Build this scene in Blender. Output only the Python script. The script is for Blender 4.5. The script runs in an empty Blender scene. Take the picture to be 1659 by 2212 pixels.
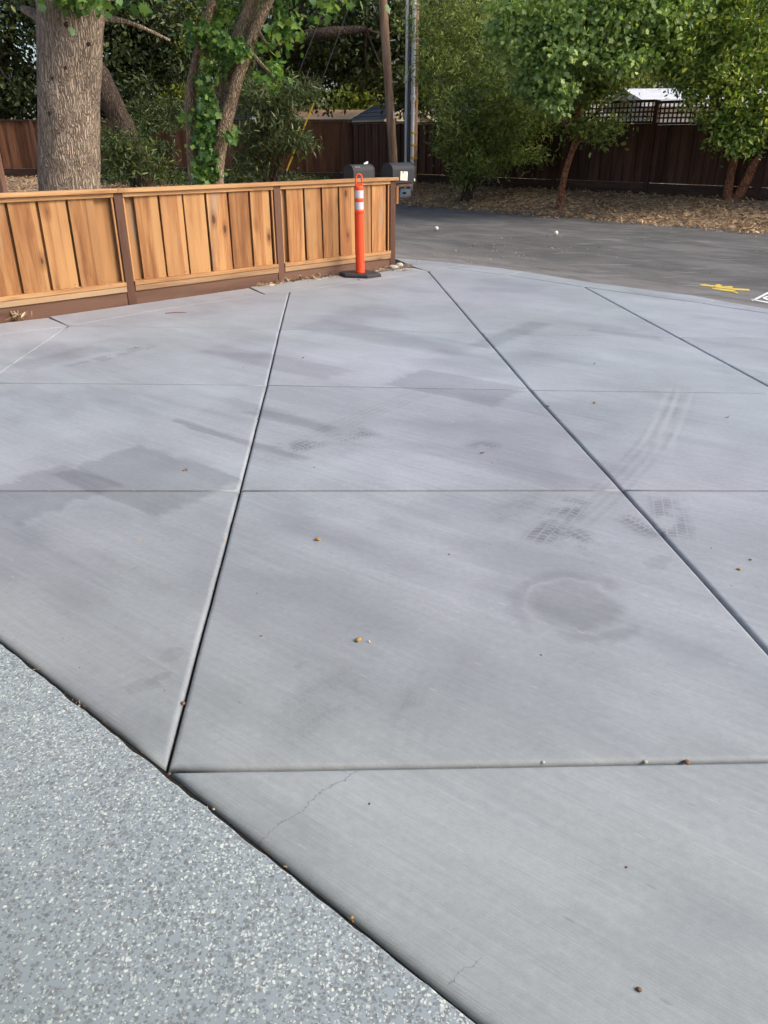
import bpy, bmesh, math, random
import numpy as np
from mathutils import Vector, Matrix, noise

R = math.radians
rng = np.random.default_rng(7)
random.seed(7)
sc = bpy.context.scene
COL = sc.collection

# ------------------------------------------------------------------ camera
CAM_H, PITCH, FPX, CX, CY = 1.5, R(25.82), 1666.0, 829.5, 1106.0
cam_d = bpy.data.cameras.new('camera')
cam = bpy.data.objects.new('camera', cam_d)
COL.objects.link(cam)
cam.location = (0, 0, CAM_H)
cam.rotation_euler = (R(90) - PITCH, 0, 0)
cam_d.sensor_fit = 'VERTICAL'
cam_d.sensor_height = 24.0
cam_d.sensor_width = 18.0
cam_d.lens = 24.0 * FPX / 2212.0
cam_d.clip_start = 0.02
cam_d.clip_end = 2000
sc.camera = cam

# ------------------------------------------------------------------ sky and sun
SUN_EL, SUN_AZ = R(38), R(108)          # azimuth clockwise from +Y
world = bpy.data.worlds.new('World')
sc.world = world
world.use_nodes = True
wn = world.node_tree.nodes
wl = world.node_tree.links
wn.clear()
sky = wn.new('ShaderNodeTexSky')
sky.sky_type = 'NISHITA'
sky.sun_disc = False
sky.sun_elevation = SUN_EL
sky.sun_rotation = SUN_AZ
sky.dust_density = 3.0
sky.ozone_density = 1.0
bg = wn.new('ShaderNodeBackground')
bg.inputs['Strength'].default_value = 0.15
wo = wn.new('ShaderNodeOutputWorld')
wl.new(sky.outputs[0], bg.inputs[0])
wl.new(bg.outputs[0], wo.inputs[0])

sun_d = bpy.data.lights.new('sun', 'SUN')
sun_d.energy = 2.2
sun_d.angle = R(30)
sun_d.color = (1.0, 0.92, 0.82)
sun = bpy.data.objects.new('sun', sun_d)
COL.objects.link(sun)
sdir = Vector((math.sin(SUN_AZ) * math.cos(SUN_EL), math.cos(SUN_AZ) * math.cos(SUN_EL), math.sin(SUN_EL)))
sun.rotation_euler = (-sdir).to_track_quat('-Z', 'Y').to_euler()
sun.location = (20, 4, 25)

sc.view_settings.view_transform = 'Standard'
sc.view_settings.look = 'None'
sc.view_settings.gamma = 1.0
sc.view_settings.exposure = 0.60
sc.view_settings.use_curve_mapping = False

cy = sc.cycles
cy.max_bounces = 4; cy.diffuse_bounces = 2; cy.glossy_bounces = 1; cy.transmission_bounces = 3; cy.transparent_max_bounces = 4
cy.use_adaptive_sampling = True
cy.adaptive_threshold = 0.06

# ------------------------------------------------------------------ measuring helpers
SP, CP = math.sin(PITCH), math.cos(PITCH)
def ray(u, v):
    x = (u - CX) / FPX; y = -(v - CY) / FPX
    return x, CP + SP * y, -SP + CP * y
def G(u, v, z=0.0):                       # point of the ground plane
    x, y, w = ray(u, v); t = (z - CAM_H) / w
    return Vector((x * t, y * t, z))
def P(u, v, Y):                           # point at a given distance
    x, y, w = ray(u, v); t = Y / y
    return Vector((x * t, Y, CAM_H + w * t))

# ------------------------------------------------------------------ object helpers
def tag(o, label=None, cat=None, group=None, kind=None):
    if label: o['label'] = label
    if cat: o['category'] = cat
    if group: o['group'] = group
    if kind: o['kind'] = kind
    return o
def thing(name, label, cat, loc=(0, 0, 0), rz=0.0, group=None):
    o = bpy.data.objects.new(name, None)
    o.empty_display_size = 0.1
    COL.objects.link(o)
    o.location = loc
    o.rotation_euler = (0, 0, rz)
    return tag(o, label, cat, group)
def link(name, me, mat=None, parent=None, loc=(0, 0, 0), rot=(0, 0, 0)):
    o = bpy.data.objects.new(name, me)
    COL.objects.link(o)
    if mat and not me.materials: me.materials.append(mat)
    o.location = loc
    o.rotation_euler = rot
    if parent: o.parent = parent
    return o

class MB:
    def __init__(s): s.v = []; s.f = []
    def add(s, vs, fs):
        b = len(s.v); s.v += [tuple(p) for p in vs]; s.f += [tuple(i + b for i in f) for f in fs]; return s
    def box(s, c, d, rz=0.0, ch=0.0):
        hx, hy, hz = d[0] / 2, d[1] / 2, d[2] / 2
        if ch:
            ring = [(-hx + ch, -hy), (hx - ch, -hy), (hx, -hy + ch), (hx, hy - ch), (hx - ch, hy), (-hx + ch, hy), (-hx, hy - ch), (-hx, -hy + ch)]
        else:
            ring = [(-hx, -hy), (hx, -hy), (hx, hy), (-hx, hy)]
        n = len(ring); ca, sa = math.cos(rz), math.sin(rz)
        vs = [(c[0] + x * ca - y * sa, c[1] + x * sa + y * ca, c[2] + z) for z in (-hz, hz) for x, y in ring]
        fs = [tuple(range(n - 1, -1, -1)), tuple(range(n, 2 * n))] + [(i, (i + 1) % n, n + (i + 1) % n, n + i) for i in range(n)]
        return s.add(vs, fs)
    def prism(s, ring, z0, z1, top=None):
        n = len(ring); top = top or ring
        vs = [(x, y, z0) for x, y in ring] + [(x, y, z1) for x, y in top]
        return s.add(vs, [tuple(range(n - 1, -1, -1)), tuple(range(n, 2 * n))] + [(i, (i + 1) % n, n + (i + 1) % n, n + i) for i in range(n)])
    def lathe(s, prof, n=24, c=(0, 0, 0)):
        vs = []; m = len(prof)
        for r, z in prof:
            for k in range(n):
                a = 2 * math.pi * k / n
                vs.append((c[0] + r * math.cos(a), c[1] + r * math.sin(a), c[2] + z))
        fs = [(j * n + k, j * n + (k + 1) % n, (j + 1) * n + (k + 1) % n, (j + 1) * n + k) for j in range(m - 1) for k in range(n)]
        fs += [tuple(range(n - 1, -1, -1)), tuple(range((m - 1) * n, m * n))]
        return s.add(vs, fs)
    def tube(s, pts, rad, n=8, wob=0.0, res=0, seed=0.0, wobz=1.0):
        pts = [Vector(p) for p in pts]
        if not hasattr(rad, '__len__'): rad = [rad] * len(pts)
        if res:
            q, r2 = [], []
            for i in range(len(pts) - 1):
                p0 = pts[max(i - 1, 0)]; p1 = pts[i]; p2 = pts[i + 1]; p3 = pts[min(i + 2, len(pts) - 1)]
                for k in range(res):
                    t = k / res
                    q.append(0.5 * ((2 * p1) + (p2 - p0) * t + (2 * p0 - 5 * p1 + 4 * p2 - p3) * t * t + (3 * p1 - p0 - 3 * p2 + p3) * t ** 3))
                    r2.append(rad[i] * (1 - t) + rad[i + 1] * t)
            q.append(pts[-1]); r2.append(rad[-1]); pts, rad = q, r2
        vs = []; m = len(pts); ref = None
        for i, p in enumerate(pts):
            d = (pts[min(i + 1, m - 1)] - pts[max(i - 1, 0)]).normalized()
            if ref is None: ref = d.orthogonal().normalized()
            a = (ref - d * ref.dot(d)).normalized(); ref = a; b = d.cross(a)
            for k in range(n):
                t = 2 * math.pi * k / n
                e = a * math.cos(t) + b * math.sin(t)
                r = rad[i]
                if wob:
                    w = p + e * r
                    r *= 1 + wob * noise.noise(Vector((w.x * 6 + seed, w.y * 6, w.z * 1.3 * wobz))) + 0.5 * wob * noise.noise(Vector((w.x * 17 + seed, w.y * 17, w.z * 3 * wobz)))
                vs.append(p + e * r)
        fs = [(j * n + k, j * n + (k + 1) % n, (j + 1) * n + (k + 1) % n, (j + 1) * n + k) for j in range(m - 1) for k in range(n)]
        fs += [tuple(range(n - 1, -1, -1)), tuple(range((m - 1) * n, m * n))]
        return s.add(vs, fs)
    def mesh(s, name, smooth=False):
        me = bpy.data.meshes.new(name)
        me.from_pydata(s.v, [], s.f)
        if smooth:
            me.polygons.foreach_set('use_smooth', [True] * len(me.polygons))
            me.set_sharp_from_angle(angle=R(40))
        me.update()
        return me
    def build(s, name, mat, parent=None, loc=(0, 0, 0), rot=(0, 0, 0), smooth=False):
        return link(name, s.mesh(name, smooth), mat, parent, loc, rot)

# ------------------------------------------------------------------ node helpers
class NT:
    def __init__(s, name):
        s.m = bpy.data.materials.new(name); s.m.use_nodes = True
        s.t = s.m.node_tree; s.n = s.t.nodes; s.l = s.t.links; s.n.clear()
        s.out = s.n.new('ShaderNodeOutputMaterial')
        s.b = s.n.new('ShaderNodeBsdfPrincipled')
        s.l.new(s.b.outputs[0], s.out.inputs[0])
    def put(s, sock, v):
        if isinstance(v, bpy.types.NodeSocket): s.l.new(v, sock)
        elif v is not None:
            if hasattr(v, '__len__') and len(v) == 3 and sock.type == 'RGBA': v = (*v, 1)
            sock.default_value = v
    def node(s, typ, ins=None, **kw):
        n = s.n.new(typ)
        for k, v in kw.items(): setattr(n, k, v)
        for k, v in (ins or {}).items(): s.put(n.inputs[k], v)
        return n
    def math(s, op, a, b=None, c=None, clamp=False):
        n = s.n.new('ShaderNodeMath'); n.operation = op; n.use_clamp = clamp
        s.put(n.inputs[0], a)
        if b is not None: s.put(n.inputs[1], b)
        if c is not None: s.put(n.inputs[2], c)
        return n.outputs[0]
    def step(s, x, a, b):                 # smooth 0..1 from a to b
        n = s.n.new('ShaderNodeMapRange'); n.interpolation_type = 'SMOOTHSTEP'
        s.put(n.inputs[0], x); n.inputs[1].default_value = a; n.inputs[2].default_value = b
        n.inputs[3].default_value = 0; n.inputs[4].default_value = 1
        if a > b:
            n.inputs[1].default_value = b; n.inputs[2].default_value = a; n.inputs[3].default_value = 1; n.inputs[4].default_value = 0
        return n.outputs[0]
    def lin(s, x, a, b, c, d):
        n = s.n.new('ShaderNodeMapRange'); s.put(n.inputs[0], x)
        for i, v in enumerate((a, b, c, d)): n.inputs[i + 1].default_value = v
        return n.outputs[0]
    def mix(s, f, a, b, mode='MIX'):
        n = s.n.new('ShaderNodeMix'); n.data_type = 'RGBA'; n.blend_type = mode
        s.put(n.inputs[0], f); s.put(n.inputs[6], a); s.put(n.inputs[7], b)
        return n.outputs[2]
    def map(s, vec, scale=(1, 1, 1), rot=(0, 0, 0), loc=(0, 0, 0)):
        n = s.n.new('ShaderNodeMapping'); s.put(n.inputs[0], vec)
        n.inputs[1].default_value = loc; n.inputs[2].default_value = rot; n.inputs[3].default_value = scale
        return n.outputs[0]
    def noise(s, vec, scale=1.0, detail=3.0, rough=0.55, dist=0.0):
        n = s.n.new('ShaderNodeTexNoise'); s.put(n.inputs['Vector'], vec)
        n.inputs['Scale'].default_value = scale; n.inputs['Detail'].default_value = detail
        n.inputs['Roughness'].default_value = rough; n.inputs['Distortion'].default_value = dist
        return n.outputs[0]
    def voro(s, vec, scale=1.0, feature='F1', rand=1.0):
        n = s.n.new('ShaderNodeTexVoronoi'); n.feature = feature; s.put(n.inputs['Vector'], vec)
        n.inputs['Scale'].default_value = scale; n.inputs['Randomness'].default_value = rand
        return n
    def ramp(s, x, stops, mode='LINEAR'):
        n = s.n.new('ShaderNodeValToRGB'); n.color_ramp.interpolation = mode
        s.put(n.inputs[0], x); e = n.color_ramp.elements
        e[0].position, e[0].color = stops[0][0], (*stops[0][1], 1)
        e[1].position, e[1].color = stops[1][0], (*stops[1][1], 1)
        for p, c in stops[2:]:
            k = e.new(p); k.color = (*c, 1)
        return n.outputs[0]
    def xyz(s, vec):
        n = s.n.new('ShaderNodeSeparateXYZ'); s.put(n.inputs[0], vec); return n.outputs
    def comb(s, x, y, z=0.0):
        n = s.n.new('ShaderNodeCombineXYZ')
        for i, v in enumerate((x, y, z)): s.put(n.inputs[i], v)
        return n.outputs[0]
    def bump(s, h, strength=0.3, dist=0.01, prev=None):
        n = s.n.new('ShaderNodeBump'); s.put(n.inputs['Height'], h)
        n.inputs['Strength'].default_value = strength; n.inputs['Distance'].default_value = dist
        if prev is not None: s.l.new(prev, n.inputs['Normal'])
        return n.outputs[0]
    def done(s, color=None, rough=None, normal=None, **kw):
        s.put(s.b.inputs['Base Color'], color); s.put(s.b.inputs['Roughness'], rough)
        if normal is not None: s.l.new(normal, s.b.inputs['Normal'])
        for k, v in kw.items(): s.put(s.b.inputs[k], v)
        return s.m
    @property
    def pos(s): return s.n.new('ShaderNodeNewGeometry').outputs['Position']
    @property
    def obj(s): return s.n.new('ShaderNodeTexCoord').outputs['Object']
    @property
    def island(s): return s.n.new('ShaderNodeNewGeometry').outputs['Random Per Island']
    @property
    def orand(s): return s.n.new('ShaderNodeObjectInfo').outputs['Random']

def simple(name, c, rough=0.6, var=0.15, scale=8.0, metal=0.0, bump=0.1, spec=0.4):
    t = NT(name)
    n = t.noise(t.obj, scale, 4, 0.6)
    n2 = t.noise(t.obj, scale * 9, 3, 0.6)
    f = t.math('MULTIPLY_ADD', t.math('ADD', n, n2), var, 1 - var)
    col = t.mix(1.0, c, t.comb(f, f, f), 'MULTIPLY')
    return t.done(col, t.lin(n, 0.3, 0.7, rough - 0.08, rough + 0.08), t.bump(n2, bump, 0.004), Metallic=metal, **{'Specular IOR Level': spec})

# ------------------------------------------------------------------ materials: ground surfaces
BROOM = math.atan2(0.589, -0.808)         # the broom strokes' heading

def concrete_mat():
    t = NT('broomed_concrete')
    p = t.pos
    def axes(c, ang):                      # rotated coordinates about a centre
        q = t.map(p, loc=(0, 0, 0), rot=(0, 0, 0))
        x = t.xyz(p)
        dx = t.math('SUBTRACT', x[0], c[0]); dy = t.math('SUBTRACT', x[1], c[1])
        ca, sa = math.cos(ang), math.sin(ang)
        a = t.math('MULTIPLY_ADD', dx, ca, t.math('MULTIPLY', dy, sa))
        b = t.math('MULTIPLY_ADD', dy, ca, t.math('MULTIPLY', dx, -sa))
        return a, b
    x = t.xyz(p)
    ca, sa = math.cos(BROOM), math.sin(BROOM)
    A = t.math('MULTIPLY_ADD', x[0], ca, t.math('MULTIPLY', x[1], sa))
    B = t.math('MULTIPLY_ADD', x[1], ca, t.math('MULTIPLY', x[0], -sa))
    br = t.comb(A, B, 0.0)
    fine = t.noise(t.map(br, (5, 260, 1)), 1.0, 3, 0.6)
    mid = t.noise(t.map(br, (1.4, 40, 1)), 1.0, 3, 0.65)
    wide = t.noise(t.map(br, (0.55, 5.5, 1)), 1.0, 3, 0.6)
    blot = t.noise(p, 0.55, 3, 0.55, 0.3)
    blot2 = t.noise(p, 2.3, 4, 0.62, 0.6)
    grit = t.noise(p, 420.0, 2, 0.5)
    tint = t.noise(p, 0.33, 2, 0.5)
    col = t.mix(t.step(tint, 0.36, 0.62), (0.302, 0.330, 0.350), (0.320, 0.336, 0.370))
    col = t.mix(t.step(x[1], 2.6, 1.0), col, (0.318, 0.352, 0.368))  # near concrete painted paler and bluer to offset the garage's shade
    def shade(c, f, lo, hi):
        k = t.lin(f, 0.3, 0.7, lo, hi)
        return t.mix(1.0, c, t.comb(k, k, k), 'MULTIPLY')
    col = shade(col, fine, 0.955, 1.045)
    col = shade(col, mid, 0.95, 1.045)
    ps = t.lin(t.orand, 0, 1, 0.955, 1.045)
    col = t.mix(1.0, col, t.comb(ps, ps, ps), 'MULTIPLY')
    col = shade(col, wide, 0.93, 1.06)
    col = shade(col, blot, 0.87, 1.12)
    col = shade(col, blot2, 0.93, 1.06)
    col = shade(col, grit, 0.93, 1.07)
    col = shade(col, t.noise(p, 38, 4, 0.75), 0.93, 1.07)
    soft = t.noise(t.map(br, (0.75, 1.5, 1), loc=(4.2, 1.3, 0)), 1.0, 3, 0.55, 0.4)
    col = t.mix(t.math('MULTIPLY', t.step(soft, 0.50, 0.66), 0.75), col, t.mix(1.0, col, (0.80, 0.80, 0.82), 'MULTIPLY'))
    col = t.mix(t.math('MULTIPLY', t.step(soft, 0.46, 0.30), 0.6), col, t.mix(1.0, col, (1.12, 1.12, 1.13), 'MULTIPLY'))
    # damp sealed patches: rectangles laid along the broom strokes
    N14 = t.noise(p, 14, 3, 0.65); N7 = t.noise(p, 7, 3, 0.6)
    wob = t.math('MULTIPLY', t.math('SUBTRACT', t.noise(t.map(br, (2.2, 14, 1)), 1.0, 4, 0.6), 0.5), 0.22)
    def broom_xy(u, v):
        g = G(u, v); return g.x * ca + g.y * sa, g.y * ca - g.x * sa
    def rect(c1, c2, k, soft=0.05, tintc=None, fade=None):
        nonlocal col
        (a1, b1), (a2, b2) = broom_xy(*c1), broom_xy(*c2)
        ac, bc, ha, hb = (a1 + a2) / 2, (b1 + b2) / 2, abs(a1 - a2) / 2, abs(b1 - b2) / 2
        da = t.math('SUBTRACT', t.math('ABSOLUTE', t.math('SUBTRACT', A, ac)), ha)
        db = t.math('SUBTRACT', t.math('ABSOLUTE', t.math('SUBTRACT', B, bc)), hb)
        d = t.math('ADD', t.math('MAXIMUM', da, t.math('MULTIPLY', db, 1.6)), wob)
        m = t.step(d, soft, -soft)
        m = t.math('MULTIPLY', m, t.lin(mid, 0.25, 0.7, 0.45, 1.0))
        col = t.mix(m, col, t.mix(1.0, col, (k, k, k * 1.01), 'MULTIPLY'))
    rect((340, 1117), (300, 960), 0.71, 0.03)
    rect((655, 996), (380, 905), 0.69, 0.03)
    rect((45, 1132), (140, 1000), 0.74, 0.03)
    rect((560, 880), (700, 935), 0.72, 0.04)
    rect((1010, 745), (1190, 700), 0.72, 0.05)
    rect((1140, 838), (830, 830), 0.74, 0.035)
    rect((1440, 730), (1270, 715), 0.76, 0.05)
    rect((60, 800), (200, 745), 0.78, 0.06)
    rect((760, 800), (420, 760), 0.80, 0.05)
    rect((300, 850), (520, 905), 0.84, 0.10)
    rect((960, 1040), (560, 1075), 1.08, 0.06)
    rect((1000, 1220), (560, 1130), 0.90, 0.12)
    rect((980, 770), (700, 690), 0.82, 0.08)
    rect((850, 1400), (1000, 1560), 0.90, 0.25)
    rect((640, 1290), (1320, 1500), 0.80, 0.22)
    rect((1120, 1000), (640, 1000), 1.12, 0.25)
    rect((1250, 900), (900, 690), 1.08, 0.35)
    rect((700, 770), (610, 735), 1.10, 0.15)
    # long curved tyre sweeps
    def sweep(p1, p2, p3, width, k, ribs=5):
        nonlocal col
        A_, B_, C_ = G(*p1), G(*p2), G(*p3)
        d_ = 2 * (A_.x * (B_.y - C_.y) + B_.x * (C_.y - A_.y) + C_.x * (A_.y - B_.y))
        a_, b_, c_ = A_.x ** 2 + A_.y ** 2, B_.x ** 2 + B_.y ** 2, C_.x ** 2 + C_.y ** 2
        ux = (a_ * (B_.y - C_.y) + b_ * (C_.y - A_.y) + c_ * (A_.y - B_.y)) / d_
        uy = (a_ * (C_.x - B_.x) + b_ * (A_.x - C_.x) + c_ * (B_.x - A_.x)) / d_
        rad = math.hypot(A_.x - ux, A_.y - uy)
        dx = t.math('SUBTRACT', x[0], ux); dy = t.math('SUBTRACT', x[1], uy)
        off = t.math('SUBTRACT', t.math('SQRT', t.math('ADD', t.math('POWER', dx, 2.0), t.math('POWER', dy, 2.0))), rad)
        rib = t.step(t.math('SINE', t.math('MULTIPLY', off, 2 * math.pi * ribs / width)), -0.3, 0.5)
        lo, hi = sorted((A_.y, C_.y))
        ends = t.math('MULTIPLY', t.step(x[1], lo - 0.15, lo + 0.3), t.step(x[1], hi + 0.3, hi - 0.5))
        m = t.math('MULTIPLY', t.step(t.math('ABSOLUTE', off), width / 2, width / 2 - 0.05), ends)
        m = t.math('MULTIPLY', m, t.math('MULTIPLY', t.lin(rib, 0, 1, 0.35, 1.0), t.lin(N7, 0.35, 0.65, 0.25, 1.0)))
        col = t.mix(m, col, t.mix(1.0, col, (k, k, k), 'MULTIPLY'))
    sweep((1470, 830), (1395, 980), (1185, 1170), 0.24, 0.84)
    sweep((1000, 820), (700, 935), (560, 1010), 0.22, 0.87)
    sweep((880, 1640), (930, 1500), (1010, 1380), 0.22, 0.91)
    # ring stain
    g = G(1240, 1306)
    a, b = axes((g.x, g.y), R(10))
    rr = t.math('SQRT', t.math('ADD', t.math('POWER', t.math('MULTIPLY', a, 1.0), 2.0), t.math('POWER', t.math('MULTIPLY', b, 1.0), 2.0)))
    rr = t.math('ADD', rr, t.math('MULTIPLY', t.math('SUBTRACT', N7, 0.5), 0.13))
    m = t.math('MULTIPLY', t.step(rr, 0.19, 0.125), 0.8)
    ring = t.math('MULTIPLY', t.step(rr, 0.165, 0.2), t.step(rr, 0.27, 0.215))
    ring = t.math('MULTIPLY', ring, t.lin(t.noise(p, 5, 2), 0.4, 0.62, 0.0, 0.7))
    col = t.mix(t.math('MAXIMUM', m, ring), col, t.mix(1.0, col, (0.73, 0.725, 0.72), 'MULTIPLY'))
    # tyre prints: rows of tread blocks inside soft strips
    def tyre(u, v, u2, v2, width, k, bscale=1.0, fill=0.22):
        nonlocal col
        g1, g2 = G(u, v), G(u2, v2); c = (g1 + g2) / 2; dv = g2 - g1
        a, b = axes((c.x, c.y), math.atan2(dv.y, dv.x))
        n = t.node('ShaderNodeTexBrick', {'Vector': t.map(t.comb(t.math('MULTIPLY_ADD', t.math('ABSOLUTE', b), 0.45, a), b, 0.0), loc=(0.01, 0.02, 0)), 'Color1': (1, 1, 1), 'Color2': (0.7, 0.7, 0.7), 'Mortar': (0, 0, 0),
                    'Scale': 12.0 * bscale, 'Mortar Size': 0.05, 'Mortar Smooth': 0.25, 'Brick Width': 0.34, 'Row Height': 0.5})
        n.offset = 0.5
        d = t.math('MAXIMUM', t.math('SUBTRACT', t.math('ABSOLUTE', a), dv.length / 2), t.math('MULTIPLY', t.math('SUBTRACT', t.math('ABSOLUTE', b), width / 2), 1.6))
        d = t.math('ADD', d, t.math('MULTIPLY', t.math('SUBTRACT', N14, 0.5), 0.08))
        m = t.step(d, 0.04, -0.06)
        wear = t.step(N7, 0.36, 0.60)
        m = t.math('MULTIPLY', m, t.math('MULTIPLY_ADD', t.math('MULTIPLY', n.outputs[0], wear), 1 - fill, t.math('MULTIPLY', wear, fill)))
        k -= 0.07
        col = t.mix(m, col, t.mix(1.0, col, (k, k, k), 'MULTIPLY'))
    tyre(1160, 1175, 1245, 1075, 0.16, 0.64)
    tyre(1300, 1190, 1215, 1140, 0.16, 0.70)
    tyre(1455, 1165, 1440, 1075, 0.17, 0.66)
    tyre(1340, 1115, 1420, 1160, 0.10, 0.64)
    tyre(610, 975, 700, 950, 0.17, 0.70)
    tyre(720, 950, 800, 930, 0.16, 0.68)
    tyre(1020, 970, 1070, 955, 0.14, 0.72)
    tyre(560, 1560, 760, 1455, 0.10, 0.90, 1.5, 0.6)
    tyre(600, 1600, 800, 1480, 0.10, 0.90, 1.5, 0.6)
    tyre(850, 1610, 900, 1480, 0.09, 0.91, 1.6, 0.6)
    tyre(150, 795, 330, 745, 0.16, 0.74)
    tyre(1050, 1120, 1190, 1070, 0.15, 0.89, 1.0, 0.5)
    # faint pale tyre sweeps toward the street
    for (u, v, u2, v2) in ((1390, 960, 1440, 850), (1420, 960, 1465, 850), (1450, 965, 1490, 855)):
        g1, g2 = G(u, v), G(u2, v2); c = (g1 + g2) / 2; dv = g2 - g1
        a, b = axes((c.x, c.y), math.atan2(dv.y, dv.x))
        d = t.math('MAXIMUM', t.math('SUBTRACT', t.math('ABSOLUTE', a), dv.length / 2), t.math('MULTIPLY', t.math('SUBTRACT', t.math('ABSOLUTE', b), 0.012), 12.0))
        col = t.mix(t.math('MULTIPLY', t.step(d, 0.2, -0.1), 0.30), col, (0.44, 0.45, 0.46))
    # small drips and pits
    for u, v, r in ((655, 1434, 0.018), (292, 1226, 0.02), (310, 1480, 0.05), (345, 1465, 0.03), (370, 1415, 0.05), (1420, 1215, 0.06)):
        g = G(u, v); a, b = axes((g.x, g.y), 0.6)
        rr = t.math('ADD', t.math('SQRT', t.math('ADD', t.math('POWER', a, 2.0), t.math('POWER', t.math('MULTIPLY', b, 1.5), 2.0))), t.math('MULTIPLY', t.math('SUBTRACT', N14, 0.5), 0.14))
        col = t.mix(t.math('MULTIPLY', t.step(rr, r + 0.008, r - 0.008), 0.5), col, t.mix(1.0, col, (0.78, 0.78, 0.78), 'MULTIPLY'))
    v1 = t.voro(t.map(br, (9, 42, 1)), 1.0)
    pit = t.math('MULTIPLY', t.step(v1.outputs['Distance'], 0.16, 0.06), t.step(t.xyz(v1.outputs['Color'])[0], 0.84, 0.90))
    col = t.mix(t.math('MULTIPLY', pit, 0.40), col, (0.17, 0.17, 0.175))
    pale = t.math('MULTIPLY', t.step(v1.outputs['Distance'], 0.2, 0.08), t.step(t.xyz(v1.outputs['Color'])[1], 0.86, 0.92))
    col = t.mix(t.math('MULTIPLY', pale, 0.25), col, (0.5, 0.5, 0.52))
    # the crack near the garage
    cr = [(550, 1822), (600, 1785), (655, 1745), (700, 1706), (735, 1690), (775, 1660)]
    cmask = None
    cn = t.math('MULTIPLY', t.math('SUBTRACT', t.noise(p, 26, 3, 0.7), 0.5), 0.045)
    segs = list(zip(cr[:-1], cr[1:])) + [((968, 2122), (1002, 2098)), ((1002, 2098), (1038, 2070))]
    for q1, q2 in segs:
        g1, g2 = G(*q1), G(*q2); c = (g1 + g2) / 2; dv = g2 - g1
        a, b = axes((c.x, c.y), math.atan2(dv.y, dv.x))
        d = t.math('MAXIMUM', t.math('SUBTRACT', t.math('ABSOLUTE', a), dv.length / 2 + 0.002), t.math('ABSOLUTE', t.math('ADD', b, cn)))
        cmask = d if cmask is None else t.math('MINIMUM', cmask, d)
    crack = t.step(cmask, 0.0020, 0.0004)
    col = t.mix(t.math('MULTIPLY', crack, 0.55), col, (0.12, 0.12, 0.12))
    # dusty warm band next to the fence and street
    fy = t.math('MULTIPLY_ADD', x[0], -0.674, t.math('MULTIPLY', x[1], 0.739))
    dust = t.math('MULTIPLY', t.step(fy, 6.5, 7.9), t.lin(blot2, 0.35, 0.65, 0.1, 0.6))
    col = t.mix(dust, col, (0.33, 0.315, 0.305))
    h = t.math('ADD', t.math('MULTIPLY', fine, 0.6), t.math('MULTIPLY', mid, 0.7))
    nrm = t.bump(h, 0.35, 0.0022)
    nrm = t.bump(grit, 0.25, 0.0008, nrm)
    return t.done(col, t.lin(wide, 0.3, 0.7, 0.56, 0.72), nrm, **{'Specular IOR Level': 0.4})

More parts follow.
